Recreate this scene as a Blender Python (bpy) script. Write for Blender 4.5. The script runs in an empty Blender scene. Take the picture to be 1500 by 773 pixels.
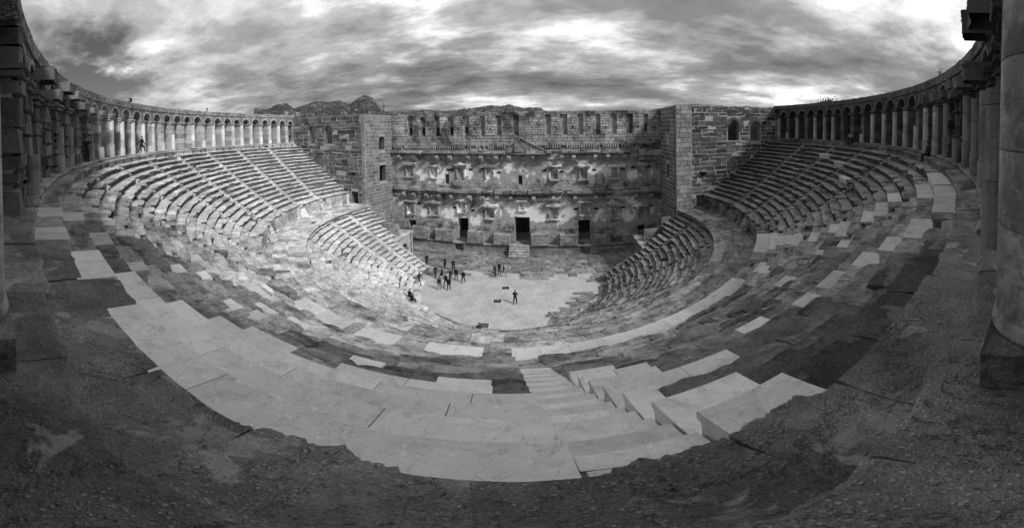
import bpy, bmesh, math, random
from mathutils import Vector, Matrix, noise

random.seed(7)
PI = math.pi
R = math.radians
sc = bpy.context.scene
col = sc.collection

# ------------------------------------------------------------------ camera
F, YH, XA = 492.6508, 195.9447, 820.9843          # pixels per radian, horizon row, column of the stage axis
ROLL, PITCH = 0.0151, -0.0134
EYE = Vector((5.7787, -36.7858, 19.0))
W0, H0 = 1500.0, 773.0
cd = bpy.data.cameras.new("camera")
cam = bpy.data.objects.new("camera", cd)
col.objects.link(cam)
sc.camera = cam
cd.type = 'PANO'
cd.clip_start = 0.05
cd.clip_end = 20000
lc = (750 - XA) / F
Rm = Matrix.Rotation(-lc, 3, 'Z') @ Matrix.Rotation(PITCH, 3, 'X') @ Matrix.Rotation(ROLL, 3, 'Y')
Cm = Matrix(((1, 0, 0), (0, 0, -1), (0, 1, 0)))
cam.matrix_world = Matrix.Translation(EYE) @ (Rm @ Cm).to_4x4()
for holder in (cd, getattr(cd, 'cycles', None)):
    if holder is None:
        continue
    try:
        holder.panorama_type = 'EQUIRECTANGULAR'
        holder.longitude_min = -750 / F
        holder.longitude_max = 750 / F
        holder.latitude_max = YH / F
        holder.latitude_min = (YH - H0) / F
    except Exception:
        pass

# ------------------------------------------------------------------ light, sky, exposure
SUN_AZ, SUN_EL = 118.0, 42.0
w = bpy.data.worlds.new("World")
sc.world = w
w.use_nodes = True
nt = w.node_tree
nt.nodes.clear()


def N(t, ty, **kw):
    n = t.nodes.new(ty)
    for k, v in kw.items():
        if k == 'ins':
            for a, b in v.items():
                n.inputs[a].default_value = b
        else:
            setattr(n, k, v)
    return n


def mth(t, op, a, b=None, c=None, clamp=False):
    n = t.nodes.new('ShaderNodeMath')
    n.operation = op
    n.use_clamp = clamp
    for i, x in enumerate((a, b, c)):
        if x is None:
            continue
        if isinstance(x, (int, float)):
            n.inputs[i].default_value = x
        else:
            t.links.new(x, n.inputs[i])
    return n.outputs[0]


def ramp(t, fac, stops, interp='LINEAR'):
    n = t.nodes.new('ShaderNodeValToRGB')
    n.color_ramp.interpolation = interp
    e = n.color_ramp.elements
    while len(e) < len(stops):
        e.new(0.5)
    for el, (p, v) in zip(e, stops):
        el.position = p
        el.color = (v, v, v, 1)
    t.links.new(fac, n.inputs[0])
    return n.outputs[0]


def mixf(t, f, a, b):
    """float mix a->b by f"""
    n = t.nodes.new('ShaderNodeMix')
    n.data_type = 'FLOAT'
    n.clamp_factor = True
    for i, x in ((0, f), (2, a), (3, b)):
        if isinstance(x, (int, float)):
            n.inputs[i].default_value = x
        else:
            t.links.new(x, n.inputs[i])
    return n.outputs[0]


def noise_tex(t, vec, scale, detail=4, rough=.55, dist=0.0, dim='3D'):
    n = t.nodes.new('ShaderNodeTexNoise')
    n.noise_dimensions = dim
    n.inputs['Scale'].default_value = scale
    n.inputs['Detail'].default_value = detail
    n.inputs['Roughness'].default_value = rough
    n.inputs['Distortion'].default_value = dist
    if vec is not None:
        t.links.new(vec, n.inputs['Vector'])
    return n.outputs[0]


def az_dir(az, el):
    return (math.sin(R(az)) * math.cos(R(el)), math.cos(R(az)) * math.cos(R(el)), math.sin(R(el)))


sky = N(nt, 'ShaderNodeTexSky', sky_type='NISHITA')
sky.sun_disc = False
sky.sun_elevation = R(SUN_EL)
sky.sun_rotation = R(SUN_AZ)
bw = nt.nodes.new('ShaderNodeRGBToBW')
nt.links.new(sky.outputs[0], bw.inputs[0])
tc = nt.nodes.new('ShaderNodeTexCoord')
sx = nt.nodes.new('ShaderNodeSeparateXYZ')
nt.links.new(tc.outputs['Generated'], sx.inputs[0])
den = mth(nt, 'ADD', mth(nt, 'MAXIMUM', sx.outputs[2], 0.0), 0.16)
cx = nt.nodes.new('ShaderNodeCombineXYZ')
nt.links.new(mth(nt, 'MULTIPLY', mth(nt, 'DIVIDE', sx.outputs[0], den), .72), cx.inputs[0])
nt.links.new(mth(nt, 'DIVIDE', sx.outputs[1], den), cx.inputs[1])
cx.inputs[2].default_value = 3.7
n1 = noise_tex(nt, cx.outputs[0], 0.75, 10, .57, .08)
n2 = noise_tex(nt, cx.outputs[0], 2.5, 10, .62, .12)
n3 = noise_tex(nt, cx.outputs[0], 0.28, 2, .5)
cl = mth(nt, 'ADD', mth(nt, 'MULTIPLY', n1, .62), mth(nt, 'MULTIPLY', n2, .38))


def blob(az, el, r_in, r_out):
    d = nt.nodes.new('ShaderNodeVectorMath')
    d.operation = 'DISTANCE'
    nt.links.new(tc.outputs['Generated'], d.inputs[0])
    d.inputs[1].default_value = az_dir(az, el)
    dd = mth(nt, 'ADD', d.outputs['Value'], mth(nt, 'MULTIPLY', mth(nt, 'SUBTRACT', cl, .5), .9))
    m = nt.nodes.new('ShaderNodeMapRange')
    m.inputs['From Min'].default_value = r_in
    m.inputs['From Max'].default_value = r_out
    m.inputs['To Min'].default_value = 1
    m.inputs['To Max'].default_value = 0
    nt.links.new(dd, m.inputs[0])
    return m.outputs[0]


bright = ramp(nt, cl, [(0.31, .04), (0.45, .12), (0.53, .25), (0.67, .8)])
bright = mth(nt, 'MULTIPLY', bright, ramp(nt, n3, [(.3, .6), (.7, 1.55)]))
bright = mth(nt, 'MULTIPLY', bright, mth(nt, 'ADD', mth(nt, 'MULTIPLY', blob(62, 15, .05, .7), .75), 0.85))
bright = mth(nt, 'MULTIPLY', bright, mth(nt, 'ADD', mth(nt, 'MULTIPLY', blob(4, 11, .03, .35), .55), 1.0))
horiz = ramp(nt, sx.outputs[2], [(0.0, .75), (0.10, .9), (.22, .9), (1.0, 2.6)])  # raised toward the unseen zenith to add fill light on the stone
bright = mth(nt, 'MULTIPLY', bright, mth(nt, 'ADD', mth(nt, 'ADD', mth(nt, 'MULTIPLY', blob(-52, 6, .05, .42), .7), mth(nt, 'MULTIPLY', blob(-74, 18, .05, .45), 1.0)), 1.0))
bright = mth(nt, 'MULTIPLY', bright, horiz)
clear = mth(nt, 'MULTIPLY', bw.outputs[0], .2)           # the open sky between the clouds
cloud = mth(nt, 'MULTIPLY', bright, 10.8)
gap = blob(-80, 8.5, .05, .17)
fin = mixf(nt, gap, cloud, clear)
bg = nt.nodes.new('ShaderNodeBackground')
bg.inputs['Strength'].default_value = 0.1
rgb = nt.nodes.new('ShaderNodeCombineColor')
for i in range(3):
    nt.links.new(fin, rgb.inputs[i])
nt.links.new(rgb.outputs[0], bg.inputs['Color'])
out = nt.nodes.new('ShaderNodeOutputWorld')
nt.links.new(bg.outputs[0], out.inputs[0])

sd = bpy.data.lights.new("sun", 'SUN')
sd.energy = 2.0
sd.angle = R(9.0)
sd.color = (1, 1, 1)
so = bpy.data.objects.new("sun", sd)
col.objects.link(so)
so.rotation_euler = Vector(az_dir(SUN_AZ, SUN_EL)).to_track_quat('Z', 'Y').to_euler()

sc.view_settings.view_transform = 'Standard'
sc.view_settings.look = 'None'
sc.view_settings.exposure = 0.85
sc.view_settings.gamma = 1.0
sc.view_settings.use_curve_mapping = False


# ------------------------------------------------------------------ materials
def new_mat(name):
    m = bpy.data.materials.new(name)
    m.use_nodes = True
    t = m.node_tree
    t.nodes.clear()
    b = t.nodes.new('ShaderNodeBsdfPrincipled')
    o = t.nodes.new('ShaderNodeOutputMaterial')
    t.links.new(b.outputs[0], o.inputs[0])
    b.inputs['Specular IOR Level'].default_value = 0.25
    return m, t, b


def gray_out(t, b, val):
    c = t.nodes.new('ShaderNodeCombineColor')
    for i in range(3):
        t.links.new(val, c.inputs[i])
    t.links.new(c.outputs[0], b.inputs['Base Color'])


def bump(t, b, h, dist, strength=1.0):
    n = t.nodes.new('ShaderNodeBump')
    n.inputs['Distance'].default_value = dist
    n.inputs['Strength'].default_value = strength
    t.links.new(h, n.inputs['Height'])
    t.links.new(n.outputs[0], b.inputs['Normal'])


def tone_of(t):
    a = t.nodes.new('ShaderNodeAttribute')
    a.attribute_name = 'tone'
    return a.outputs['Fac']


def geo_pos(t):
    g = t.nodes.new('ShaderNodeNewGeometry')
    return g.outputs['Position']


def stone_mat(name, rough=.9, mott=.55, lichen=.55, lscale=1.3, bumpd=.012, bscale=14.0, veins=0.0, stain=0.0, polar=False):
    m, t, b = new_mat(name)
    p = geo_pos(t)
    tone = tone_of(t)
    a = noise_tex(t, p, 0.9, 5, .6)
    c = noise_tex(t, p, 7.0, 5, .65)
    d = noise_tex(t, p, 38.0, 3, .6)
    v = mth(t, 'ADD', mth(t, 'MULTIPLY', mth(t, 'SUBTRACT', a, .5), 1.2), mth(t, 'MULTIPLY', mth(t, 'SUBTRACT', c, .5), 1.0))
    v = mth(t, 'ADD', v, mth(t, 'MULTIPLY', mth(t, 'SUBTRACT', d, .5), .7))
    v = mth(t, 'ADD', mth(t, 'MULTIPLY', v, mott), 1.0)
    val = mth(t, 'MULTIPLY', tone, v)
    # dark lichen patches
    pl = p
    if polar:                                            # patches run along the seat rows
        g = t.nodes.new('ShaderNodeSeparateXYZ')
        t.links.new(p, g.inputs[0])
        rr = mth(t, 'SQRT', mth(t, 'ADD', mth(t, 'MULTIPLY', g.outputs[0], g.outputs[0]), mth(t, 'MULTIPLY', g.outputs[1], g.outputs[1])))
        cc = t.nodes.new('ShaderNodeCombineXYZ')
        t.links.new(mth(t, 'MULTIPLY', mth(t, 'ARCTAN2', g.outputs[0], mth(t, 'MULTIPLY', g.outputs[1], -1.0)), 10.0), cc.inputs[0])
        t.links.new(rr, cc.inputs[1])
        t.links.new(g.outputs[2], cc.inputs[2])
        pl = cc.outputs[0]
    l = noise_tex(t, pl, lscale, 8, .68, .3)
    lm = ramp(t, l, [(.50, 0), (.60, 1)])
    lk = mth(t, 'SUBTRACT', 1.15, mth(t, 'MULTIPLY', tone, 1.7), clamp=True)
    val = mth(t, 'MULTIPLY', val, mth(t, 'SUBTRACT', 1.0, mth(t, 'MULTIPLY', mth(t, 'MULTIPLY', lm, lk), lichen)))
    if polar:                                            # gritty erosion: pits and crusts of every size
        e1 = noise_tex(t, p, 5.5, 10, .78, .4)
        val = mth(t, 'MULTIPLY', val, mixf(t, mth(t, 'MULTIPLY', tone, 1.5, clamp=True), ramp(t, e1, [(.36, .32), (.47, .85), (.60, 1.12), (.70, 1.5)]), 1.05))
        e2 = noise_tex(t, p, 1.9, 10, .75, .6)
        val = mth(t, 'MULTIPLY', val, ramp(t, e2, [(.40, .6), (.5, 1.0), (.62, 1.25)]))
    if stain:
        q1 = noise_tex(t, p, 3.2, 9, .72, .8)
        val = mth(t, 'MULTIPLY', val, mth(t, 'SUBTRACT', 1.0, mth(t, 'MULTIPLY', ramp(t, q1, [(.52, 0), (.66, 1)]), stain)))
        q2 = noise_tex(t, p, 22, 5, .7, .3)
        val = mth(t, 'MULTIPLY', val, mth(t, 'SUBTRACT', 1.0, mth(t, 'MULTIPLY', ramp(t, q2, [(.62, 0), (.68, 1)]), stain * .9)))
        q3 = mth(t, 'ABSOLUTE', mth(t, 'SUBTRACT', noise_tex(t, p, 1.7, 5, .6, 1.2), .5))
        val = mth(t, 'MULTIPLY', val, mth(t, 'SUBTRACT', 1.0, mth(t, 'MULTIPLY', ramp(t, q3, [(.0, 1), (.006, 0)]), stain * 1.3)))
    # pale lichen specks
    s = noise_tex(t, p, 16.0, 3, .7)
    sm = mth(t, 'MULTIPLY', ramp(t, s, [(.63, 0), (.70, 1)]), .30 * (1 if lichen > .2 else 0))
    val = mth(t, 'ADD', val, mth(t, 'MULTIPLY', sm, tone))
    val = mth(t, 'MAXIMUM', mth(t, 'MINIMUM', val, .8), .012)
    gray_out(t, b, val)
    b.inputs['Roughness'].default_value = rough
    h = mth(t, 'ADD', mth(t, 'MULTIPLY', noise_tex(t, p, bscale, 6, .65), 1.0), mth(t, 'MULTIPLY', noise_tex(t, p, bscale * .25, 3, .6), 1.5))
    bump(t, b, h, bumpd)
    return m


def pebble_mat(name):
    """conglomerate: rounded pebbles set in a dark ground"""
    m, t, b = new_mat(name)
    p = geo_pos(t)
    tone = tone_of(t)
    wv = t.nodes.new('ShaderNodeVectorMath')
    wv.operation = 'ADD'
    nn = t.nodes.new('ShaderNodeTexNoise')
    nn.inputs['Scale'].default_value = 9
    t.links.new(p, nn.inputs['Vector'])
    sc_ = t.nodes.new('ShaderNodeVectorMath')
    sc_.operation = 'SCALE'
    sc_.inputs['Scale'].default_value = .06
    t.links.new(nn.outputs['Color'], sc_.inputs[0])
    t.links.new(p, wv.inputs[0])
    t.links.new(sc_.outputs[0], wv.inputs[1])

    def vor(scale, feature):
        v = t.nodes.new('ShaderNodeTexVoronoi')
        v.feature = feature
        v.inputs['Scale'].default_value = scale
        t.links.new(wv.outputs[0], v.inputs['Vector'])
        return v
    v1 = vor(42, 'F1')
    v3 = vor(85, 'F1')
    cellc = t.nodes.new('ShaderNodeRGBToBW')
    t.links.new(v1.outputs['Color'], cellc.inputs[0])
    cell3 = t.nodes.new('ShaderNodeRGBToBW')
    t.links.new(v3.outputs['Color'], cell3.inputs[0])
    p1 = mth(t, 'MULTIPLY', ramp(t, v1.outputs['Distance'], [(.28, 1), (.42, 0)]), ramp(t, cellc.outputs[0], [(.42, 0), (.7, 1)]))
    p3 = mth(t, 'MULTIPLY', ramp(t, v3.outputs['Distance'], [(.28, 1), (.42, 0)]), ramp(t, cell3.outputs[0], [(.4, 0), (.75, 1)]))
    big = noise_tex(t, p, .9, 5, .65, .6)
    mask = ramp(t, big, [(.40, .22), (.62, 1)])
    edge = mth(t, 'MAXIMUM', p1, mth(t, 'MULTIPLY', p3, .7))
    fl = mth(t, 'ADD', mth(t, 'ADD', mth(t, 'MULTIPLY', noise_tex(t, p, 14, 8, .78), 1.2), mth(t, 'MULTIPLY', noise_tex(t, p, 70, 4, .75), 1.9)), -.75)
    val = mth(t, 'ADD', fl, mth(t, 'MULTIPLY', mth(t, 'MULTIPLY', edge, mask), 1.1))
    pits = ramp(t, noise_tex(t, p, 26, 4, .6), [(.33, .45), (.40, 1)])
    val = mth(t, 'MULTIPLY', mth(t, 'MULTIPLY', val, pits), tone)
    val = mth(t, 'MULTIPLY', val, ramp(t, noise_tex(t, p, 1.1, 4, .6), [(.35, .6), (.65, 1.35)]))
    sm = ramp(t, noise_tex(t, p, 1.9, 7, .6, .5), [(.58, 0), (.61, 1)])      # worn patches of old mortar
    val = mixf(t, sm, val, mth(t, 'MULTIPLY', mth(t, 'ADD', noise_tex(t, p, 9, 6, .7), .6), mth(t, 'MULTIPLY', tone, 1.3)))
    ck = mth(t, 'ABSOLUTE', mth(t, 'SUBTRACT', noise_tex(t, p, .9, 8, .7, .8), .5))
    val = mth(t, 'MULTIPLY', val, ramp(t, ck, [(0, .25), (.008, 1)]))
    gray_out(t, b, val)
    b.inputs['Roughness'].default_value = .9
    h = mth(t, 'ADD', mth(t, 'MULTIPLY', edge, mth(t, 'MULTIPLY', mask, .8)), mth(t, 'MULTIPLY', noise_tex(t, p, 24, 8, .78), 1.6))
    bump(t, b, h, .022)
    return m


def rubble_mat(name, scale=6.5):
    m, t, b = new_mat(name)
    p = geo_pos(t)
    tone = tone_of(t)
    v = t.nodes.new('ShaderNodeTexVoronoi')
    v.feature = 'DISTANCE_TO_EDGE'
    v.inputs['Scale'].default_value = scale
    t.links.new(p, v.inputs['Vector'])
    v1 = t.nodes.new('ShaderNodeTexVoronoi')
    v1.inputs['Scale'].default_value = scale
    t.links.new(p, v1.inputs['Vector'])
    cc = t.nodes.new('ShaderNodeRGBToBW')
    t.links.new(v1.outputs['Color'], cc.inputs[0])
    e = ramp(t, v.outputs['Distance'], [(0.02, 0), (.12, 1)])
    val = mth(t, 'MULTIPLY', mth(t, 'ADD', mth(t, 'MULTIPLY', cc.outputs[0], 1.1), .45), mth(t, 'ADD', mth(t, 'MULTIPLY', e, .7), .3))
    val = mth(t, 'MULTIPLY', val, ramp(t, noise_tex(t, p, .8, 5, .6), [(.3, .55), (.7, 1.3)]))
    gray_out(t, b, mth(t, 'MULTIPLY', val, tone))
    b.inputs['Roughness'].default_value = .95
    bump(t, b, mth(t, 'ADD', e, noise_tex(t, p, 20, 4, .6)), .05)
    return m


def stage_mat(name):
    """stage front: eroded stone carrying remains of pale plaster between the niches"""
    m, t, b = new_mat(name)
    p = geo_pos(t)
    tone = tone_of(t)
    g = t.nodes.new('ShaderNodeSeparateXYZ')
    t.links.new(p, g.inputs[0])
    a = noise_tex(t, p, .55, 7, .62, .4)
    c = noise_tex(t, p, 5.0, 5, .65)
    d = noise_tex(t, p, .23, 3, .5, .2)
    xs_ = ramp(t, mth(t, 'MULTIPLY', mth(t, 'ABSOLUTE', g.outputs[0]), 1 / 22.0), [(.0, .03), (.45, .02), (.8, -.05), (1, -.09)])
    zf = ramp(t, mth(t, 'DIVIDE', g.outputs[2], 22.0),
              [(.0, .0), (.17, .0), (.225, .13), (.30, .17), (.38, .10), (.44, .0), (.49, .06), (.55, .13), (.62, .11), (.70, .03), (.74, 0)])
    pm = mth(t, 'ADD', mth(t, 'ADD', mth(t, 'MULTIPLY', a, .62), mth(t, 'MULTIPLY', d, .38)), mth(t, 'ADD', zf, xs_))
    mid = ramp(t, pm, [(.50, 0), (.60, 1)])
    hi = ramp(t, pm, [(.655, 0), (.685, 1)])
    v = mth(t, 'ADD', mth(t, 'ADD', mth(t, 'MULTIPLY', mth(t, 'SUBTRACT', c, .5), 1.7), mth(t, 'MULTIPLY', mth(t, 'SUBTRACT', noise_tex(t, p, 2.2, 6, .7), .5), 1.6)), 1.0)
    base = mth(t, 'MULTIPLY', tone, v)
    base = mth(t, 'MULTIPLY', base, ramp(t, noise_tex(t, p, .35, 6, .7), [(.40, .28), (.6, 1.4)]))
    val = mixf(t, mid, base, mth(t, 'MULTIPLY', mth(t, 'ADD', mth(t, 'MULTIPLY', v, .9), .1), .36))
    val = mixf(t, hi, val, .8)
    gray_out(t, b, val)
    b.inputs['Roughness'].default_value = .93
    bump(t, b, mth(t, 'ADD', noise_tex(t, p, 9, 6, .65), mth(t, 'MULTIPLY', mid, .6)), .03)
    return m


def simple_mat(name, v, rough=.9, mott=0.0, scale=6.0, bumpd=0.0, tone=False):
    m, t, b = new_mat(name)
    b.inputs['Roughness'].default_value = rough
    if mott:
        p = geo_pos(t)
        n = noise_tex(t, p, scale, 6, .62)
        n2_ = noise_tex(t, p, scale * .12, 4, .6)
        f = mth(t, 'ADD', mth(t, 'MULTIPLY', mth(t, 'ADD', mth(t, 'SUBTRACT', n, .5), mth(t, 'SUBTRACT', n2_, .5)), mott), 1.0)
        gray_out(t, b, mth(t, 'MULTIPLY', f, tone_of(t) if tone else v))
        if bumpd:
            bump(t, b, n, bumpd)
    else:
        b.inputs['Base Color'].default_value = (v, v, v, 1)
    return m


M_OLD = stone_mat("old_stone", mott=.9, lichen=.72, lscale=1.5, bumpd=.025, bscale=16, polar=True)
M_NEW = stone_mat("new_stone", mott=.36, lichen=.25, stain=.26, lscale=1.6, bumpd=.005, bscale=30, rough=.75)
M_DARK = pebble_mat("conglomerate")
M_WALL = stone_mat("wall_block", mott=.7, lichen=.35, lscale=1.2, bumpd=.02, bscale=10)
M_MORT = stone_mat("mortar", mott=.45, lichen=.3, lscale=1.0, bumpd=.015, bscale=14)
M_RUB = rubble_mat("rubble")
M_STAGE = stage_mat("stage_plaster")
M_SAND = simple_mat("sand", .36, .95, 1.0, 4.0, .01)
M_CLOTH = simple_mat("dark_cloth", .014, .85, .3, 30)
M_TROUS = simple_mat("trousers", .035, .85, .3, 30)
M_PALE = simple_mat("pale_cloth", .22, .85, .3, 30)
M_SKIN = simple_mat("skin", .30, .6)
M_HAIR = simple_mat("hair", .03, .6)
M_SHOE = simple_mat("shoe", .012, .5)
M_IRON = simple_mat("iron", .02, .6, .3, 20)
M_PLAST = simple_mat("black_plastic", .02, .4)
M_LEAF = simple_mat("leaf", .06, .7, .5, 3)
M_BARK = simple_mat("bark", .08, .9, .4, 8)
M_GROUND = simple_mat("earth", .12, .95, .6, .6, .05)


def hill_mat():
    m, t, b = new_mat("hill_rock")
    p = geo_pos(t)
    g = t.nodes.new('ShaderNodeNewGeometry')
    a = noise_tex(t, p, .012, 8, .65, .3)
    c = noise_tex(t, p, .05, 6, .7)
    rock = ramp(t, mth(t, 'ADD', mth(t, 'MULTIPLY', a, .5), mth(t, 'MULTIPLY', c, .5)), [(.44, .03), (.52, .05), (.57, .13), (.63, .36)])
    tone = tone_of(t)
    gray_out(t, b, mth(t, 'MULTIPLY', rock, tone))
    b.inputs['Roughness'].default_value = 1
    bump(t, b, c, 8)
    return m


M_HILL = hill_mat()


# ------------------------------------------------------------------ mesh helpers
class MB:
    def __init__(self):
        self.v, self.f, self.t = [], [], []

    def add(self, vs, fs, tone):
        o = len(self.v)
        self.v.extend(vs)
        self.f.extend(tuple(i + o for i in f) for f in fs)
        if isinstance(tone, (list, tuple)):
            self.t.extend(tone)
        else:
            self.t.extend([tone] * len(vs))
        return self

    def merge(self, o):
        return self.add(o.v, o.f, o.t)

    def build(self, name, mat, parent=None, kind=None, smooth=False):
        me = bpy.data.meshes.new(name)
        me.from_pydata(self.v, [], self.f)
        a = me.attributes.new('tone', 'FLOAT', 'POINT')
        a.data.foreach_set('value', self.t)
        me.materials.append(mat)
        if smooth:
            me.polygons.foreach_set('use_smooth', [True] * len(me.polygons))
        me.update()
        ob = bpy.data.objects.new(name, me)
        col.objects.link(ob)
        if parent is not None:
            ob.parent = parent
        if kind:
            ob['kind'] = kind
        return ob


def tag(o, label=None, cat=None, group=None, kind=None):
    if label:
        o['label'] = label
    if cat:
        o['category'] = cat
    if group:
        o['group'] = group
    if kind:
        o['kind'] = kind
    return o


def empty(name, loc=(0, 0, 0), rz=0.0):
    o = bpy.data.objects.new(name, None)
    o.empty_display_size = .3
    o.location = loc
    o.rotation_euler = (0, 0, rz)
    col.objects.link(o)
    return o


def P(r, a, z):
    return (r * math.sin(R(a)), r * math.cos(R(a)), z)


def nz(x, y, z=0.0):
    return noise.noise(Vector((x, y, z)))


BOXF = [(0, 1, 2, 3), (7, 6, 5, 4), (0, 4, 5, 1), (1, 5, 6, 2), (2, 6, 7, 3), (3, 7, 4, 0)]


def box(mb, x0, x1, y0, y1, z0, z1, tone, j=0.0):
    vs = [(x0, y0, z0), (x1, y0, z0), (x1, y1, z0), (x0, y1, z0), (x0, y0, z1), (x1, y0, z1), (x1, y1, z1), (x0, y1, z1)]
    if j:
        vs = [(x + random.uniform(-j, j), y + random.uniform(-j, j), z + random.uniform(-j, j)) for x, y, z in vs]
    return mb.add(vs, BOXF, tone)


class Frame:
    """a vertical wall plane: u along the wall, n outward, z up"""
    def __init__(s, o, u, n):
        s.o, s.u, s.n = Vector(o), Vector(u).normalized(), Vector(n).normalized()

    def p(s, u, n, z):
        q = s.o + s.u * u + s.n * n
        return (q.x, q.y, q.z + z)


def fbox(mb, fr, u0, u1, n0, n1, z0, z1, tone, j=0.0, inset=0.0):
    i = inset
    c = [(u0, n0, z0), (u1, n0, z0), (u1 - i, n1, z0 + i), (u0 + i, n1, z0 + i), (u0, n0, z1), (u1, n0, z1), (u1 - i, n1, z1 - i), (u0 + i, n1, z1 - i)]
    if j:
        c = [(a + random.uniform(-j, j), b + random.uniform(-j, j) * .6, d + random.uniform(-j, j)) for a, b, d in c]
    return mb.add([fr.p(*q) for q in c], BOXF, tone)


def fprism(mb, fr, poly, n0, n1, tone):
    k = len(poly)
    vs = [fr.p(u, n0, z) for u, z in poly] + [fr.p(u, n1, z) for u, z in poly]
    fs = [tuple(range(k)), tuple(range(2 * k - 1, k - 1, -1))] + [(i, (i + 1) % k, k + (i + 1) % k, k + i) for i in range(k)]
    return mb.add(vs, fs, tone)


def wall_core(mb, fr, u0, u1, z0, z1, th, openings, tone):
    us = sorted({u0, u1, *[q for o in openings for q in o[:2]]})
    zs = sorted({z0, z1, *[q for o in openings for q in o[2:4]]})
    for a, b in zip(us, us[1:]):
        run = None
        for c, d in zip(zs, zs[1:]):
            mu, mz = (a + b) / 2, (c + d) / 2
            op = any(o[0] < mu < o[1] and o[2] < mz < o[3] for o in openings)
            if op:
                if run:
                    fbox(mb, fr, a, b, -th, 0, run[0], run[1], tone)
                    run = None
            else:
                run = (run[0], d) if run else (c, d)
        if run:
            fbox(mb, fr, a, b, -th, 0, run[0], run[1], tone)
    for o in openings:
        if len(o) > 4 and o[4] == 'arch':
            hw = (o[1] - o[0]) / 2
            uc = (o[0] + o[1]) / 2
            zs_ = o[3] - hw
            for s in (-1, 1):
                poly = [(uc + s * hw, zs_)] + [(uc + s * hw * math.cos(t), zs_ + (hw - .004) * math.sin(t)) for t in [PI / 2 * q / 6 for q in range(1, 7)]] + [(uc + s * hw, o[3] - .002)]
                fprism(mb, fr, poly, -th + .01, -.004, tone)


def courses(u0, u1, z0, z1, openings, hs, ws, gap=.04):
    out = []
    z = z0
    while z < z1 - .12:
        h = random.uniform(*hs)
        if z1 - (z + h) < hs[0] * .6:
            h = z1 - z
        u = u0 - random.uniform(0, ws[0])
        spans = []
        while u < u1:
            wd = random.uniform(*ws)
            spans.append((max(u, u0), min(u + wd, u1)))
            u += wd
        for a, b in spans:
            parts = [(a, b)]
            for o in openings:
                oz0, oz1 = o[2], o[3]
                if z < oz1 - .02 and z + h > oz0 + .02:
                    e = .03
                    o0, o1 = o[0] - e, o[1] + e
                    np_ = []
                    for c, d in parts:
                        if d <= o0 or c >= o1:
                            np_.append((c, d))
                        else:
                            if c < o0:
                                np_.append((c, o0))
                            if d > o1:
                                np_.append((o1, d))
                    parts = np_
            for c, d in parts:
                if d - c > .12:
                    out.append((c + gap / 2, d - gap / 2, z + gap / 2, z + h - gap / 2))
        z += h
    return out


def emit_blocks(parent, name, items, mat, limit, score):
    """items: list of (MB, key position); the `limit` that show largest become parts, the rest one stuff part"""
    sc_ = sorted(range(len(items)), key=lambda i: -score(items[i]))
    keep = set(sc_[:limit])
    rest = MB()
    for i, it in enumerate(items):
        if i in keep:
            it[0].build(name, mat, parent)
        else:
            rest.merge(it[0])
    if rest.v:
        rest.build(name, mat, parent, kind='stuff')


def seen_size(mb):
    n = len(mb.v)
    c = Vector((sum(v[0] for v in mb.v) / n, sum(v[1] for v in mb.v) / n, sum(v[2] for v in mb.v) / n))
    lo = Vector([min(v[i] for v in mb.v) for i in range(3)])
    hi = Vector([max(v[i] for v in mb.v) for i in range(3)])
    return (hi - lo).length / max((c - EYE).length, .5)


# ------------------------------------------------------------------ ring blocks (seat rows, slabs)
EDGE = [(160, .02), (163, .1), (166.5, .22), (168.3, .26), (168.6, .14), (169.1, -.02), (169.8, .0), (170.7, .02), (170.9, .05), (171.12, .12), (171.3, .15), (171.5, .12), (171.75, .05), (172.2, -.02), (172.8, .03), (173.4, .13), (174.2, .12), (175.2, .17), (177.5, .17), (180, .1), (184, .02)]


def ledge_edge(a):
    for (p, v), (q, w_) in zip(EDGE, EDGE[1:]):
        if p <= a <= q:
            return v + (w_ - v) * (a - p) / (q - p)
    return 0.0


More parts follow.
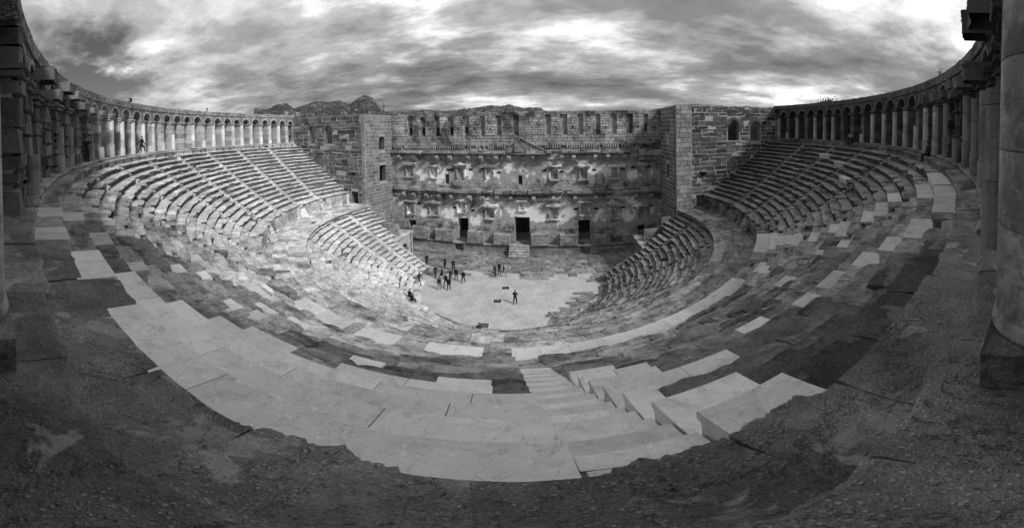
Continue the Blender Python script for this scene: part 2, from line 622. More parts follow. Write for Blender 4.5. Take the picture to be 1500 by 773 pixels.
def ring_block(r0, r1, a0, a1, z0, z1, tone, old=0.0, lip=.09, ds=.45, seed=0.0, rag=0.0, ntop=1, cham=.02, warp=None, edge=None):
    """one curved stone: front face at r0 with an undercut lip, top at z1"""
    mb = MB()
    L = R(a1 - a0) * (r0 + r1) / 2
    n = max(2, int(math.ceil(L / ds)))
    h = z1 - z0
    lz = min(.12, h * .35)
    prof = [(lip + .02, z0), (lip, z1 - lz), (0.0, z1 - lz + .03), (0.0, z1 - cham), (cham, z1)]
    nf = len(prof)
    for i in range(1, ntop + 1):
        prof.append((cham + (r1 - r0 - cham) * i / ntop, z1))
    k = len(prof)
    vs, ts = [], []
    for i in range(n + 1):
        a = a0 + (a1 - a0) * i / n
        rm = R(a) * r0
        e = 0.0
        if old:
            e = (.05 * old if rag < .045 else .006) if i in (0, n) else 0.0
        rg = 0.0
        if rag:
            rg = rag * (0 if edge else 1) * (nz(rm * 1.3, seed, 1.1) + .6 * nz(rm * 4.1, seed, 2.3) + .35 * nz(rm * 11, seed, 5.3) + .22 * nz(rm * 27, seed, 7.7))
        if edge:
            rg = edge(a) + .07 * nz(rm * 2.3, seed, .4) + .05 * nz(rm * 8, seed, 1.4) + .035 * nz(rm * 21, seed, 2.4) + .02 * nz(rm * 55, seed, 3.4)
        for q, (dr, z) in enumerate(prof):
            r = r0 + dr
            if q < nf:
                r += e + rg
                if old:
                    r += old * (.035 * nz(rm * 2.3, z * 3 + seed, seed) + .03 * nz(rm * 8.0, z * 6, seed + 4))
            zz = z
            if old and q >= 2:
                zz += old * (.018 * nz(rm * 1.7, r * 1.7, seed) + .014 * nz(rm * 7, r * 7, seed + 2))
                if q in (3, 4):
                    zz -= e * .5
            aa = a
            if warp:
                aa += warp * nz(r * 2.2, seed + i * (0 if 0 < i < n else i + 1), 9.1) if i in (0, n) else 0
            vs.append(P(r, aa, zz))
            ts.append(tone)
    fs = []
    for i in range(n):
        for q in range(k - 1):
            b = i * k + q
            fs.append((b, b + k, b + k + 1, b + 1))
    back0 = len(vs)
    for i in (0, n):
        a = a0 + (a1 - a0) * i / n
        vs.append(P(r1, a, z0))
        ts.append(tone)
    fs.append(tuple(range(k)) + (back0,))
    fs.append(tuple(range(n * k + k - 1, n * k - 1, -1)) + (back0 + 1,))
    return mb.add(vs, fs, ts)


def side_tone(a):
    """tone by side: weathered east, bleached west, with the left-right light contrast painted in"""
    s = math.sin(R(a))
    return .32 - .22 * s if s < 0 else .32 - .13 * s  # sunny-side brightness and shady-side dark folded into the stone colour


# rows of the upper tier
RISE, TREAD = .4376, .625
ZU = [17.2 - RISE * k for k in range(18)]
RU = [36.2 - TREAD * k for k in range(17)] + [25.08]


def a_end(r, y=4.95):
    return math.degrees(math.acos(y / r))


# restored pale blocks: (row, angle from, angle to), angles clockwise from the stage axis
NEW = [(1, 170.65, 174.2), (1, 174.2, 177.0), (1, 178.6, 180.8), (1, 184.8, 186.4),
       (2, 170.65, 172.6), (2, 172.6, 175.6), (2, 175.6, 178.4), (2, 178.4, 180.4), (2, 183.4, 185.2),
       (3, 170.65, 172.0), (3, 172.0, 174.8), (3, 174.8, 177.6), (3, 177.6, 179.2), (3, 182.0, 183.0),
       (4, 170.65, 171.8), (4, 171.8, 173.6), (4, 173.6, 176.2), (4, 176.2, 178.8),
       (5, 171.5, 173.4), (5, 173.4, 175.2), (5, 176.6, 178.6),
       (6, 171.6, 173.0), (7, 175.0, 176.2), (7, 182.2, 183.4), (8, 181.8, 182.8), (9, 172.2, 174.0), (10, 184, 186),
       (11, 182.3, 184.2), (12, 176.2, 178.0), (13, 190.0, 194.2), (12, 198.0, 200.5), (8, 188, 189.4), (6, 186.2, 187.5), (9, 193.4, 195),
       (1, 168.15, 169.4), (2, 168.0, 169.4), (3, 168.85, 169.4), (4, 166.4, 167.7), (4, 167.7, 169.4), (5, 167.7, 169.4), (6, 167.4, 168.4), (6, 168.4, 169.4), (7, 168.0, 169.4),
       (1, 145.2, 150.6), (1, 151.0, 154.2), (1, 154.2, 157.6), (2, 146.4, 151.4), (2, 156.2, 159.1), (3, 157.0, 158.9), (4, 157.4, 159.2), (5, 158.4, 160.4), (5, 161.0, 162.2),
       (6, 162.6, 164.0), (4, 142.4, 146.0), (5, 143.0, 147.8), (6, 143.4, 147.0), (8, 141.6, 146.4), (9, 139.8, 143.0), (11, 138.0, 141.4), (13, 133.2, 138.5), (14, 131.2, 135.4), (15, 128.8, 133.6), (16, 124.6, 133.0),
       (16, 138.4, 142.0), (15, 141.6, 144.0), (10, 152.4, 154.4), (7, 149.6, 151.2), (9, 148, 149.2), (3, 104, 108), (4, 112, 116), (6, 120.2, 124),
       (17, 122.0, 127.0), (17, 127.0, 132.2), (17, 142.8, 146.4), (17, 146.4, 149.8), (17, 149.8, 153.2), (17, 153.2, 156.6), (17, 156.6, 160), (17, 160, 163.2), (17, 163.2, 166.4), (17, 166.4, 168.8), (17, 168.8, 171.1),
       (17, 173.4, 175.6), (17, 175.6, 178.2), (17, 180.8, 184.8), (17, 186.2, 190.2), (17, 190.2, 194.4)]
STAIRS_U = [170.02, 159.2, 148.4, 137.6, 126.8, 116.0, 105.2, 94.4, 180.9, 191.6, 202.4, 213.2, 224.2, 235.0, 245.8, 256.6, 267.2]
STAIRS_L = [88.5, 109.5, 131.0, 152.5, 174.0, 195.5, 217.0, 238.5, 260.0, 271.6]


def row_spans(row, r, lo, hi, stairs, new, wmin, wmax):
    """boundaries of the stones of one row: list of (a0, a1, is_new)"""
    half = math.degrees(.37 / r)
    cuts = [(s - half, s + half) for s in stairs if lo < s - half and s + half < hi]
    if row == 'U':
        cuts[0:0] = []
    fixed = sorted([(a, b, 'n') for a, b in new] + [(a, b, 's') for a, b in cuts])
    out, a = [], lo
    fx = []
    for f in fixed:
        if f[2] == 's' and any(n[2] == 'n' and n[0] < f[1] - .1 and n[1] > f[0] + .1 for n in fixed):
            continue
        fx.append(f)
    for f0, f1, kd in sorted(fx) + [(hi, hi, 'end')]:
        while a < f0 - .05:
            d = math.degrees(random.uniform(wmin, wmax) / r)
            b = a + d
            if b > f0 - d * .45:
                b = f0
            out.append((a, b, 'o'))
            a = b
        if kd != 'end':
            if f1 > a + .05:
                out.append((max(a, f0), f1, kd))
            a = max(a, f1)
    return out


def build_tier(root, rows, stairs, newspec, limit, name_prefix, wmin, wmax):
    blocks, news, darks = [], [], []
    core = MB()
    for k, (r0, r1, z0, z1, lo, hi) in enumerate(rows):
        kk = k
        spans = row_spans('', r0, lo, hi, stairs, newspec.get(kk, []), wmin, wmax)
        zprev = z0
        # core under the stones
        nseg = 60
        for i in range(nseg):
            b0, b1 = lo + (hi - lo) * i / nseg, lo + (hi - lo) * (i + 1) / nseg
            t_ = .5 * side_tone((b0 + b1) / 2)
            core.add([P(r0 + .2, b0, z0 - .3), P(r0 + .2, b1, z0 - .3), P(r0 + .2, b1, z1 - .2), P(r0 + .2, b0, z1 - .2), P(r1 + .25, b1, z1 - .2), P(r1 + .25, b0, z1 - .2)],
                     [(0, 1, 2, 3), (3, 2, 4, 5)], t_)
        g = math.degrees(.008 / r0)
        for a0, a1, kd in spans:
            am = (a0 + a1) / 2
            c = Vector(P(r0, am, z1))
            dist = (c - EYE).length
            near = dist < 9
            ds = .09 if dist < 5 else (.16 if near else (.3 if dist < 18 else .5))
            nt_ = 5 if dist < 5 else (3 if near else (2 if dist < 18 else 1))
            sd_ = random.uniform(0, 99)
            wx = 1 + .3 * nz(c.x * .21 + 5, c.y * .21, c.z * .4)
            if kd == 'n':
                mb = ring_block(r0 - .01, r1 + (.03 if k else .4), a0 + g * .6, a1 - g * .6, z0 - .03, z1 + .012, random.uniform(.56, .74) if k < 7 and abs(am - 172) < 9 else random.uniform(.36, .48), 0.0, .05, ds * 2, sd_, 0, 1, .012)
                news.append((mb, c))
            elif kd == 's':
                # two half steps cut into the seats
                rm = (r0 + r1) / 2
                is_near = abs(am - 170.02) < .3 and k < 11
                tn = random.uniform(.64, .72) if is_near else side_tone(am) * random.uniform(.9, 1.2)
                ol = 0 if is_near else .8
                zh = (z0 + z1) / 2
                m1 = ring_block(r0 + .02, rm + .04, a0 + g, a1 - g, z0 - .05, zh, tn, ol, .02, ds, sd_, 0, 1, .012)
                m2 = ring_block(rm, r1 + (.06 if k else .4), a0 + g, a1 - g, z0 - .05, z1 - .006, tn * (.8 if is_near else random.uniform(.9, 1.05)), ol, .02, ds, sd_ + 3, 0, 1, .012)
                (news if is_near else blocks).append((m1, c))
                (news if is_near else blocks).append((m2, c))
            else:
                u = random.random()
                if u < .02 and dist > 4:
                    continue
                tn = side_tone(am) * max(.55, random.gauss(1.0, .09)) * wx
                if 146 < am < 206 and dist < 26:
                    tn *= .72 + .7 * nz(c.x * .33, c.y * .33, c.z * .8) + random.uniform(-.1, .1)
                dr = 0.0
                dz = random.gauss(0, .012)
                if u < .2:
                    dr = random.uniform(.06, .28)
                elif u < .28:
                    dz -= random.uniform(.03, .1)
                if near and dist < 6.5 and am > 180.5 or (dist < 6 and 160 < am < 168):
                    tn *= .75
                mb = ring_block(r0 + dr, r1 + (.1 if k or not near else .4), a0 + g, a1 - g, z0 - .06, z1 + dz, tn, 1.0 if dist < 25 else .9, random.choice((.2, .28, .34, .4)) if not near else random.uniform(.06, .13), ds, sd_, .04, nt_, random.uniform(.02, .05))
                (darks if dist < 6.5 and name_prefix == 'U' else blocks).append((mb, c))
    core.build('rubble_core', M_RUB, root)
    return blocks, news, darks


def root_thing(name, label, cat, loc=(0, 0, 0), rz=0.0, group=None):
    return tag(empty(name, loc, rz), label, cat, group)


# ================================================================== SETTING: terrain, hills
def terrain():
    mb = MB()
    na = 96
    radii = [0, 20, 42.6, 46, 55, 70, 100, 160, 300, 700, 1500, 3000, 6000, 9000]
    idx = {}
    for j, r in enumerate(radii):
        for i in range(na):
            a = 360 * i / na
            back = max(0.0, min(1.0, (-math.cos(R(a)) + .35) / .6))
            fall = max(0.0, min(1.0, (150 - r) / 100)) if r > 46 else 1.0
            z = -.7
            if r >= 42:
                z = -.7 + 11.5 * back * fall
                if r > 60:
                    z += 1.5 * nz(r * .01, a * .1, 3) * min(1, r / 300)
            idx[(j, i)] = len(mb.v)
            mb.v.append(P(r, a, z if r < 42 or r >= 42 else z))
            mb.t.append(.12)
    for j in range(len(radii) - 1):
        for i in range(na):
            k = (i + 1) % na
            if j == 0:
                mb.f.append((idx[(0, 0)], idx[(1, i)], idx[(1, k)]))
            else:
                mb.f.append((idx[(j, i)], idx[(j + 1, i)], idx[(j + 1, k)], idx[(j, k)]))
    tag(mb.build('ground', M_GROUND), kind='structure')


terrain()

MOUNT = [(-0.8001, 0.5964, 0.062), (-0.783, 0.6168, 0.0797), (-0.7644, 0.6406, 0.073), (-0.7435, 0.6631, 0.0865), (-0.7253, 0.6822, 0.0921), (-0.7097, 0.7004, 0.0754),
         (-0.6799, 0.7281, 0.0867), (-0.6567, 0.748, 0.0962), (-0.634, 0.7679, 0.0916), (-0.6099, 0.7865, 0.097), (-0.5832, 0.8077, 0.0863), (-0.5693, 0.8165, 0.096),
         (-0.5466, 0.8302, 0.1097), (-0.5267, 0.8438, 0.1031), (-0.5141, 0.8535, 0.0846), (-0.5031, 0.8619, 0.0641), (-0.47, 0.88, 0.05)]
MOUNT2 = [(-0.60, 0.80, 0.05), (-0.5031, 0.8619, 0.060), (-0.4679, 0.8818, 0.0593), (-0.4317, 0.9, 0.0606), (-0.3947, 0.9166, 0.0639), (-0.3385, 0.9393, 0.0588), (-0.2413, 0.9681, 0.0682),
          (-0.2016, 0.9766, 0.0746), (-0.172, 0.9826, 0.0701), (-0.1518, 0.9855, 0.0759), (-0.112, 0.9916, 0.0651), (-0.0616, 0.996, 0.0650), (-0.0456, 0.9974, 0.0561), (0.02, 1, .035), (.15, .99, .02)]


def ridge(name, pts, D, depth, tone, ph):
    pr = [(math.degrees(math.atan2(x, y)), z / math.hypot(x, y)) for x, y, z in pts]
    a0, a1 = pr[0][0], pr[-1][0]
    na, nr = int((a1 - a0) / .22), 26
    mb = MB()
    for i in range(na + 1):
        a = a0 + (a1 - a0) * i / na
        for q in range(len(pr) - 1):
            if pr[q][0] <= a <= pr[q + 1][0]:
                f = (a - pr[q][0]) / (pr[q + 1][0] - pr[q][0])
                tz = pr[q][1] * (1 - f) + pr[q + 1][1] * f
                break
        edge = min(1.0, min(i, na - i) / 6)
        for j in range(nr + 1):
            s = j / nr * 1.6 - 1.0                       # -1 foot .. 0 crest .. .6 behind
            r = D + s * depth + 40 * nz(a * .9, j * .3, ph)
            crest = EYE.z + tz * D + D * .0022 * (nz(a * 2.3, ph, 0) + .7 * nz(a * 7, ph, 3))
            up = (1 - abs(s)) ** (1.25 if s < 0 else 1.0)
            z = 2 + (crest - 2) * up * (1 + (.22 * nz(a * 1.1, s * 5, ph) + .12 * nz(a * 3.2, s * 9, ph)) * (1 - up) * 2)
            mb.v.append((EYE.x + r * math.sin(R(a)), EYE.y + r * math.cos(R(a)), max(z * edge + (1 - edge) * (-5) if edge < 1 else z, -5)))
            mb.t.append(tone)
    for i in range(na):
        for j in range(nr):
            b = i * (nr + 1) + j
            mb.f.append((b, b + nr + 1, b + nr + 2, b + 1))
    o = mb.build(name, M_HILL, smooth=False)
    return tag(o, kind='structure')


ridge('hills', MOUNT, 2400, 900, 1.0, 1.3)
ridge('hills', MOUNT2, 4300, 1500, 1.1, 5.9)

# ================================================================== UPPER SEATING TIER
upper = root_thing('upper_seating_tier', 'broad upper bank of curved stone seat rows rising from the walkway to the columned gallery', 'seating tier')
rowsU = []
for k in range(1, 18):
    r0, r1 = RU[k], RU[k - 1]
    rowsU.append((r0, r1, ZU[k] - RISE, ZU[k], a_end(r0) + .05, 360 - a_end(r0) - .05))
newU = {}
for k, a, b in NEW:
    newU.setdefault(k - 1, []).append((a, b))
blocksU, newsU, darksU = build_tier(upper, rowsU, STAIRS_U, newU, 300, 'U', .75, 1.7)
emit_blocks(upper, 'dark_stone_block', darksU, M_DARK, 60, lambda it: seen_size(it[0]))
emit_blocks(upper, 'new_stone_block', newsU, M_NEW, 100, lambda it: seen_size(it[0]))
emit_blocks(upper, 'old_stone_block', blocksU, M_OLD, 140, lambda it: seen_size(it[0]))

# ================================================================== LOWER SEATING TIER
lower = root_thing('lower_seating_tier', 'lower bank of worn curved seat rows between the round walkway and the orchestra floor', 'seating tier')
rowsL = []
NL = 19
for j in range(1, NL):
    r0 = 22 - .625 * j
    r1 = r0 + .625
    z1 = 7.94 - .385 * (j - 0) + .385
    z1 = 7.94 - .385 * j
    yy = 4.9 if j < 6 else (3.4 if j < 10 else 2.3)
    rowsL.append((r0, r1, z1 - .385, z1, a_end(r0, yy), 360 - a_end(r0, yy)))
newL = {2: [(196, 198)], 5: [(205, 208)], 8: [(212, 216)], 11: [(203, 206)], 3: [(181, 184)], 6: [(190, 193)], 9: [(160, 163)], 12: [(176, 180)], 14: [(222, 226)]}
blocksL, newsL, _d = build_tier(lower, rowsL, STAIRS_L, newL, 300, 'stone', .7, 1.5)
emit_blocks(lower, 'new_stone_block', newsL, M_NEW, 20, lambda it: seen_size(it[0]))
emit_blocks(lower, 'old_stone_block', blocksL, M_OLD, 280, lambda it: seen_size(it[0]))

# ================================================================== WALKWAY (diazoma) between the tiers
walk = tag(empty('walkway'), kind='structure')
base = MB()
for i in range(80):
    lo, hi = a_end(22) + .3, 360 - a_end(22) - .3
    a, b = lo + (hi - lo) * i / 80, lo + (hi - lo) * (i + 1) / 80
    base.add([P(21.5, a, 7.4), P(21.5, b, 7.4), P(21.5, b, 7.9), P(21.5, a, 7.9), P(25.4, b, 7.9), P(25.4, a, 7.9)], [(0, 1, 2, 3), (3, 2, 4, 5)], .16)
base.build('walkway_bed', M_OLD, walk)
tiles = []
sec = a_end(21.4) + .2
while sec < 360 - a_end(21.4) - .2:
    sec1 = min(sec + random.uniform(7, 15), 360 - a_end(21.4) - .2)
    spl = [21.34, 22.2 + random.uniform(-.2, .2), 23.1 + random.uniform(-.3, .3), 24.05 + random.uniform(-.3, .3), 25.02]
    for ri in range(4):
        ra, rb = spl[ri], spl[ri + 1]
        a = sec
        while a < sec1 - .01:
            b = a + math.degrees(random.uniform(.7, 1.5) / ra)
            if b > sec1 - 1.0:
                b = sec1
            tn = side_tone(a) * random.uniform(.62, 1.2)
            if random.random() > .03:
                mb = ring_block(ra + .004, rb - .004, a + .02, b - .02, 7.75, 7.94 + random.gauss(0, .006), tn, .35, .003 if ri else .1, .5, random.uniform(0, 99), 0, 1, .02)
                tiles.append((mb, None))
            a = b
    sec = sec1
emit_blocks(walk, 'paving_slab', tiles, M_OLD, 280, lambda it: seen_size(it[0]))

# podium wall that carries the upper tier
pod = root_thing('podium_wall', 'tall slab-faced podium wall along the outer edge of the round walkway', 'wall')
lo, hi = a_end(25.08) + .1, 360 - a_end(25.08) - .1
core = MB()
for i in range(120):
    a, b = lo + (hi - lo) * i / 120, lo + (hi - lo) * (i + 1) / 120
    core.add([P(25.3, a, 7.8), P(25.3, b, 7.8), P(25.3, b, 9.6), P(25.3, a, 9.6)], [(0, 1, 2, 3)], .2)
core.build('wall_core', M_MORT, pod)
panels = []
a = lo
while a < hi - .3:
    b = min(a + math.degrees(random.uniform(.8, 1.35) / 25.1), hi)
    tn = side_tone(a) * random.uniform(.55, 1.0)
    notch = any(abs(a - s) < 1.6 for s in (94, 104, 126, 148, 170, 234, 256, 266))
    if not notch:
        panels.append((ring_block(25.13, 25.36, a + .03, b - .03, 7.9, 9.45, tn, .25, .01, .4, random.uniform(0, 99), 0, 1, .02), None))
        panels.append((ring_block(25.04, 25.4, a + .03, b - .03, 7.9, 8.08, tn * 1.3, .2, .005, .4, 3, 0, 1, .02), None))
    else:
        for s in range(5):
            panels.append((ring_block(24.72 + .16 * s, 25.6, a + .03, b - .03, 7.9, 8.2 + .3 * s, tn * 1.5, .3, .01, .4, s, 0, 1, .02), None))
    a = b
emit_blocks(pod, 'facing_slab', panels, M_OLD, 180, lambda it: seen_size(it[0]))

# ================================================================== GALLERY: floor, front ledge
gfl = tag(empty('gallery_floor'), kind='structure')
bed = MB()
glo, ghi = a_end(36.8) - .4, 360 - a_end(36.8) + .4
for i in range(120):
    a, b = glo + (ghi - glo) * i / 120, glo + (ghi - glo) * (i + 1) / 120
    bed.add([P(36.3, a, 16.3), P(36.3, b, 16.3), P(36.3, b, 17.05), P(36.3, a, 17.05), P(41.3, b, 17.05), P(41.3, a, 17.05)], [(0, 1, 2, 3), (3, 2, 4, 5)], .12)
bed.build('floor_bed', M_RUB, gfl)
ledge = []
JO = [163.2, 165.3, 167.0, 168.55, 169.75, 171.28, 172.75, 174.1, 175.6, 177.2, 179.0]
cuts = []
a = glo
while a < 161:
    b = a + math.degrees(random.uniform(1.2, 2.4) / 36.5)
    cuts.append((a, min(b, 163.2)))
    a = cuts[-1][1]
if a < 163.2:
    cuts.append((a, 163.2))
cuts += list(zip(JO, JO[1:]))
cuts += [(179.0, 179.95), (179.95, 181.35), (181.35, 182.75), (182.75, 184.4)]
a = 184.4
while a < ghi:
    b = min(a + math.degrees(random.uniform(1.2, 2.4) / 36.5), ghi)
    cuts.append((a, b))
    a = b
for a, b in cuts:
    am = (a + b) / 2
    d = (Vector(P(36.4, am, 17.2)) - EYE).length
    dark = 162.5 < am < 182
    if a in (179.95, 182.75):
        for q0, q1 in ((a, (a + b) / 2), ((a + b) / 2, b)):
            ring_block(36.16, 36.8, q0 + .015, q1 - .015, 16.7, 17.2, random.uniform(.44, .54), 0, .04, .2, 1, 0, 1, .015).build('new_stone_block', M_NEW, gfl)
        continue
    tn = (.28 * random.uniform(.88, 1.12)) if dark else side_tone(am) * random.uniform(.55, .95)
    if dark:
        mb = ring_block(36.13, 36.8, a + .011, b - .011, 16.78, 17.2 + random.uniform(-.018, .012), tn, 1.0, .05, .02 if d < 3 else .05, 50.37, .11, 14 if d < 4 else 6, .02, .12, ledge_edge)
        ledge.append((mb, 1))
    else:
        mb = ring_block(36.2, 36.8, a + .03, b - .03, 16.6, 17.2 + random.gauss(0, .02), tn, 1.0, .07, .25, random.uniform(0, 99), .03, 2, .03)
        ledge.append((mb, 0))
# gallery paving, one step above the ledge
a = glo
while a < ghi:
    b = min(a + math.degrees(random.uniform(1.1, 2.0) / 37), ghi)
    am = (a + b) / 2
    d = (Vector(P(36.8, am, 17.3)) - EYE).length
    dark = 161 < am < 182
    tn = (.28 if dark else side_tone(am) * .8) * random.uniform(.7, 1.2)
    if 155.6 < am < 156.2 or 180.6 < am < 181.2:
        a = b
        continue
    mb = ring_block(36.74 + random.uniform(-.03, .05), 38.3, a + .014, b - .014, 16.9, 17.35 + random.uniform(-.02, .015), tn, .9 if dark else .8, .06, .04 if d < 4 else .3, 70.41 if dark else random.uniform(0, 99), .05, 14 if d < 4 else 2, .04, .1)
    ledge.append((mb, 1 if dark else 0))
    mb = ring_block(38.32, 41.2, a + .03, b - .03, 16.9, 17.35 + random.gauss(0, .01), tn, .4, .02, .6, random.uniform(0, 99), 0, 1, .02)
    ledge.append((mb, 0))
    a = b
emit_blocks(gfl, 'dark_slab', [q for q in ledge if q[1]], M_DARK, 80, lambda it: seen_size(it[0]))
emit_blocks(gfl, 'paving_slab', [q for q in ledge if not q[1]], M_OLD, 200, lambda it: seen_size(it[0]))

# ================================================================== GALLERY ARCADE
arc = root_thing('gallery_arcade', 'long curved arcade of stone piers and small arches below a rubble parapet', 'arcade')
PA = [83.7, 86.6, 89.9, 92.9, 96.1, 99.4, 102.3, 105.2, 108.6, 112.2, 115.9, 119.8, 123.6, 127.3, 131.0, 134.4, 137.9, 141.7, 145.4, 149.2, 152.8, 156.5, 160.2, 163.9]
PA += [182.9, 186.3, 189.8, 193.4, 197.0, 200.6, 204.2, 208.1, 211.5, 215.2, 218.9, 222.6, 226.2, 229.6, 233.0, 236.5, 240.0, 243.4, 247.0, 250.4, 253.7, 257.1, 260.1, 263.3, 266.7, 269.7, 272.7, 275.5, 278.1]
ZF, ZI, ZP = 17.35, 20.35, 22.25
RP0, RP1 = 36.98, 38.05


def rot_block(a, rc, hw, z0, z1, tone, j, front=True, depth=1.2):
    """one drum of an engaged-column pier, in the ring frame at angle a"""
    mb = MB()
    pts = []
    if front:
        for q in range(9):
            t = PI * q / 8
            pts.append((-hw * math.cos(t), -(hw * .95) * math.sin(t)))
        pts += [(hw, depth), (-hw, depth)]
    else:
        pts = [(-hw, -hw * .8), (0, -hw * .85), (hw, -hw * .8), (hw, depth), (-hw, depth)]
    ca, sa = math.cos(R(a)), math.sin(R(a))
    vs = []
    for z in (z0, z1):
        for u, n in pts:
            u += random.uniform(-j, j)
            n += random.uniform(-j, j)
            r = rc + n
            vs.append((r * sa + u * ca, r * ca - u * sa, z + random.uniform(-j, j) * .5))
    k = len(pts)
    fs = [tuple(range(k - 1, -1, -1)), tuple(range(k, 2 * k))] + [(i, (i + 1) % k, k + (i + 1) % k, k + i) for i in range(k)]
    return mb.add(vs, fs, tone)


def ring_stone(a, u0, u1, r0, r1, z0, z1, tone, j, inset=.02):
    """an irregular squared stone in the ring frame at angle a: u along the ring, r outward"""
    ca, sa = math.cos(R(a)), math.sin(R(a))
    mb = MB()
    c = [(u0 + inset, r0, z0 + inset), (u1 - inset, r0, z0 + inset), (u1, r1, z0), (u0, r1, z0), (u0 + inset, r0, z1 - inset), (u1 - inset, r0, z1 - inset), (u1, r1, z1), (u0, r1, z1)]
    mid = [((u0 + u1) / 2, r0 - abs(j) * 1.5, z0 + inset), ((u0 + u1) / 2, r0 - abs(j), (z0 + z1) / 2), ((u0 + u1) / 2, r0 - abs(j) * .7, z1 - inset)]
    vs = []
    for u, r, z in c + mid:
        u += random.uniform(-j, j)
        r += random.uniform(-j, j)
        vs.append((r * sa + u * ca, r * ca - u * sa, z + random.uniform(-j, j)))
    fs = [(0, 3, 2, 1, 8), (4, 10, 5, 6, 7), (0, 8, 9, 10, 4), (8, 1, 5, 10, 9), (1, 2, 6, 5), (2, 3, 7, 6), (3, 0, 4, 7)]
    return mb.add(vs, fs, tone)


for a in PA:
    rough = 182 < a < 210 or 140 < a < 165
    rc = 37.42
    hw = .37 if not rough else random.uniform(.5, .62)
    pm = MB()
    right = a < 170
    tb = side_tone(a) * (.8 if not rough else .34) * (.55 if right else 1)  # right piers toned down further: shade of that side painted in
    # pier core (mortar) and its impost
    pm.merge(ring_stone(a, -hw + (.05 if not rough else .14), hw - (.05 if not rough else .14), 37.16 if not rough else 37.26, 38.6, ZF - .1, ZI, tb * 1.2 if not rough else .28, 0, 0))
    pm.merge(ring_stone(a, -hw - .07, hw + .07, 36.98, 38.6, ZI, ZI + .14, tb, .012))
    pm.merge(ring_stone(a, -hw - .12, hw + .12, 36.9, 38.6, ZI + .142, ZI + .3, tb * .9, .025))
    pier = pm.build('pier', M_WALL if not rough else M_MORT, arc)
    z = ZF - .06
    while z < ZI - .05:
        h = random.uniform(.5, .85) if not rough else random.uniform(.3, .75)
        gp = .01 if not rough else random.uniform(.015, .04)
        z2 = min(z + h, ZI - .01)
        if ZI - z2 < .2:
            z2 = ZI - .01
        j = .01 if not rough else .05
        split = random.uniform(-.2, .25) if rough and random.random() < .75 else None
        e0, e1 = (random.uniform(-.05, .06) if rough else 0), (random.uniform(-.05, .06) if rough else 0)
        for u0, u1 in ([(-hw + e0, hw + e1)] if split is None else [(-hw + e0, split - gp), (split + gp, hw + e1)]):
            ring_stone(a, u0, u1, 37.1 + (random.uniform(-.06, .03) if rough else 0), 38.62, z + gp, z2 - gp, tb * random.uniform(.6, 1.35), j).build('stone_block', M_WALL, pier)
        z = z2
    # engaged column in front of the pier, broken off on the ruined ones
    top = ZI - .01 if not rough else random.choice((0, 0, ZF + 1.2, ZF + 2.2, ZI - .3))
    if not rough and random.random() < .3:
        top = random.choice((0, ZF + .9, ZF + 1.8))
    if a in (141.7, 137.9, 149.2):
        top = ZI - .01
    z = ZF - .02
    tc_ = side_tone(a) * (1.5 if right else 1.2) * (1 if not rough else .45)
    while z < top - .1:
        z2 = min(z + random.uniform(.6, 1.2), top)
        rot_block(a, 37.06, .25 if z > ZF else .29, z + .006, z2 - .006, tc_ * random.uniform(.75, 1.15), .006, True, .1).build('column_drum', M_WALL, pier)
        z = z2
# rough walling that closes the ruined bays
for p, q_ in zip(PA, PA[1:]):
    if q_ - p > 6 or not (183 < p < 207 or 141 < q_ < 164):
        continue
    m_ = MB()
    m_.add([P(38.22, p, ZF), P(38.22, q_, ZF), P(38.22, q_, 21.9), P(38.22, p, 21.9)], [(0, 1, 2, 3)], .30)
    iw = m_.build('infill_wall', M_MORT, arc)
    zz = ZF
    while zz < 21.4:
        h = random.uniform(.4, .9)
        a = p
        while a < q_ - .2:
            b = min(a + random.uniform(.9, 2.2), q_)
            ring_block(38.05 + random.uniform(0, .1), 38.4, a + .05, b - .05, zz + .03, min(zz + h, 21.7) - .03, side_tone(a) * random.uniform(.3, .55), 1.4, .02, .3, random.uniform(0, 99), .06, 1, .06).build('stone_block', M_WALL, iw)
            a = b
        zz += h
# broken cornice blocks that still project from the ruined piers
for a, z0, z1, rr, wd in [(200.6, 21.1, 21.55, 36.35, 1.3), (204.2, 20.7, 21.15, 36.5, 1.2), (197.0, 21.2, 21.7, 36.3, 1.5), (193.4, 20.6, 21.0, 36.5, 1.1), (208.1, 20.65, 21.05, 36.6, 1.0), (211.5, 20.65, 21.0, 36.65, .8),
                          (215.2, 20.65, 20.95, 36.7, .8), (189.8, 21.0, 21.5, 36.4, 1.2), (218.9, 20.66, 20.95, 36.72, .7),
                          (156.5, 21.6, 22.3, 36.3, .9), (156.3, 20.3, 20.8, 36.35, .9), (152.8, 20.9, 21.3, 36.5, 1.0), (149.2, 20.65, 21.1, 36.45, 1.1), (145.4, 20.9, 21.3, 36.5, .9), (145.4, 20.45, 20.85, 36.6, 1.0),
                          (141.7, 20.65, 21.05, 36.6, .8), (137.9, 20.65, 21.2, 36.65, .8), (160.2, 21.3, 21.9, 36.4, 1.2), (160.2, 22.4, 23.1, 36.5, 1.5), (158.4, 23.0, 23.9, 36.3, 1.6), (134.4, 20.66, 21.2, 36.7, .7)]:
    ha = math.degrees(wd / 2 / 37)
    tn = side_tone(a) * random.uniform(.25, .6)
    ring_block(rr, 38.2, a - ha, a + ha, z0, z1, tn, 1.2, .03, .15, random.uniform(0, 99), .05, 3, .03, .15).build('cornice_block', M_WALL, arc)
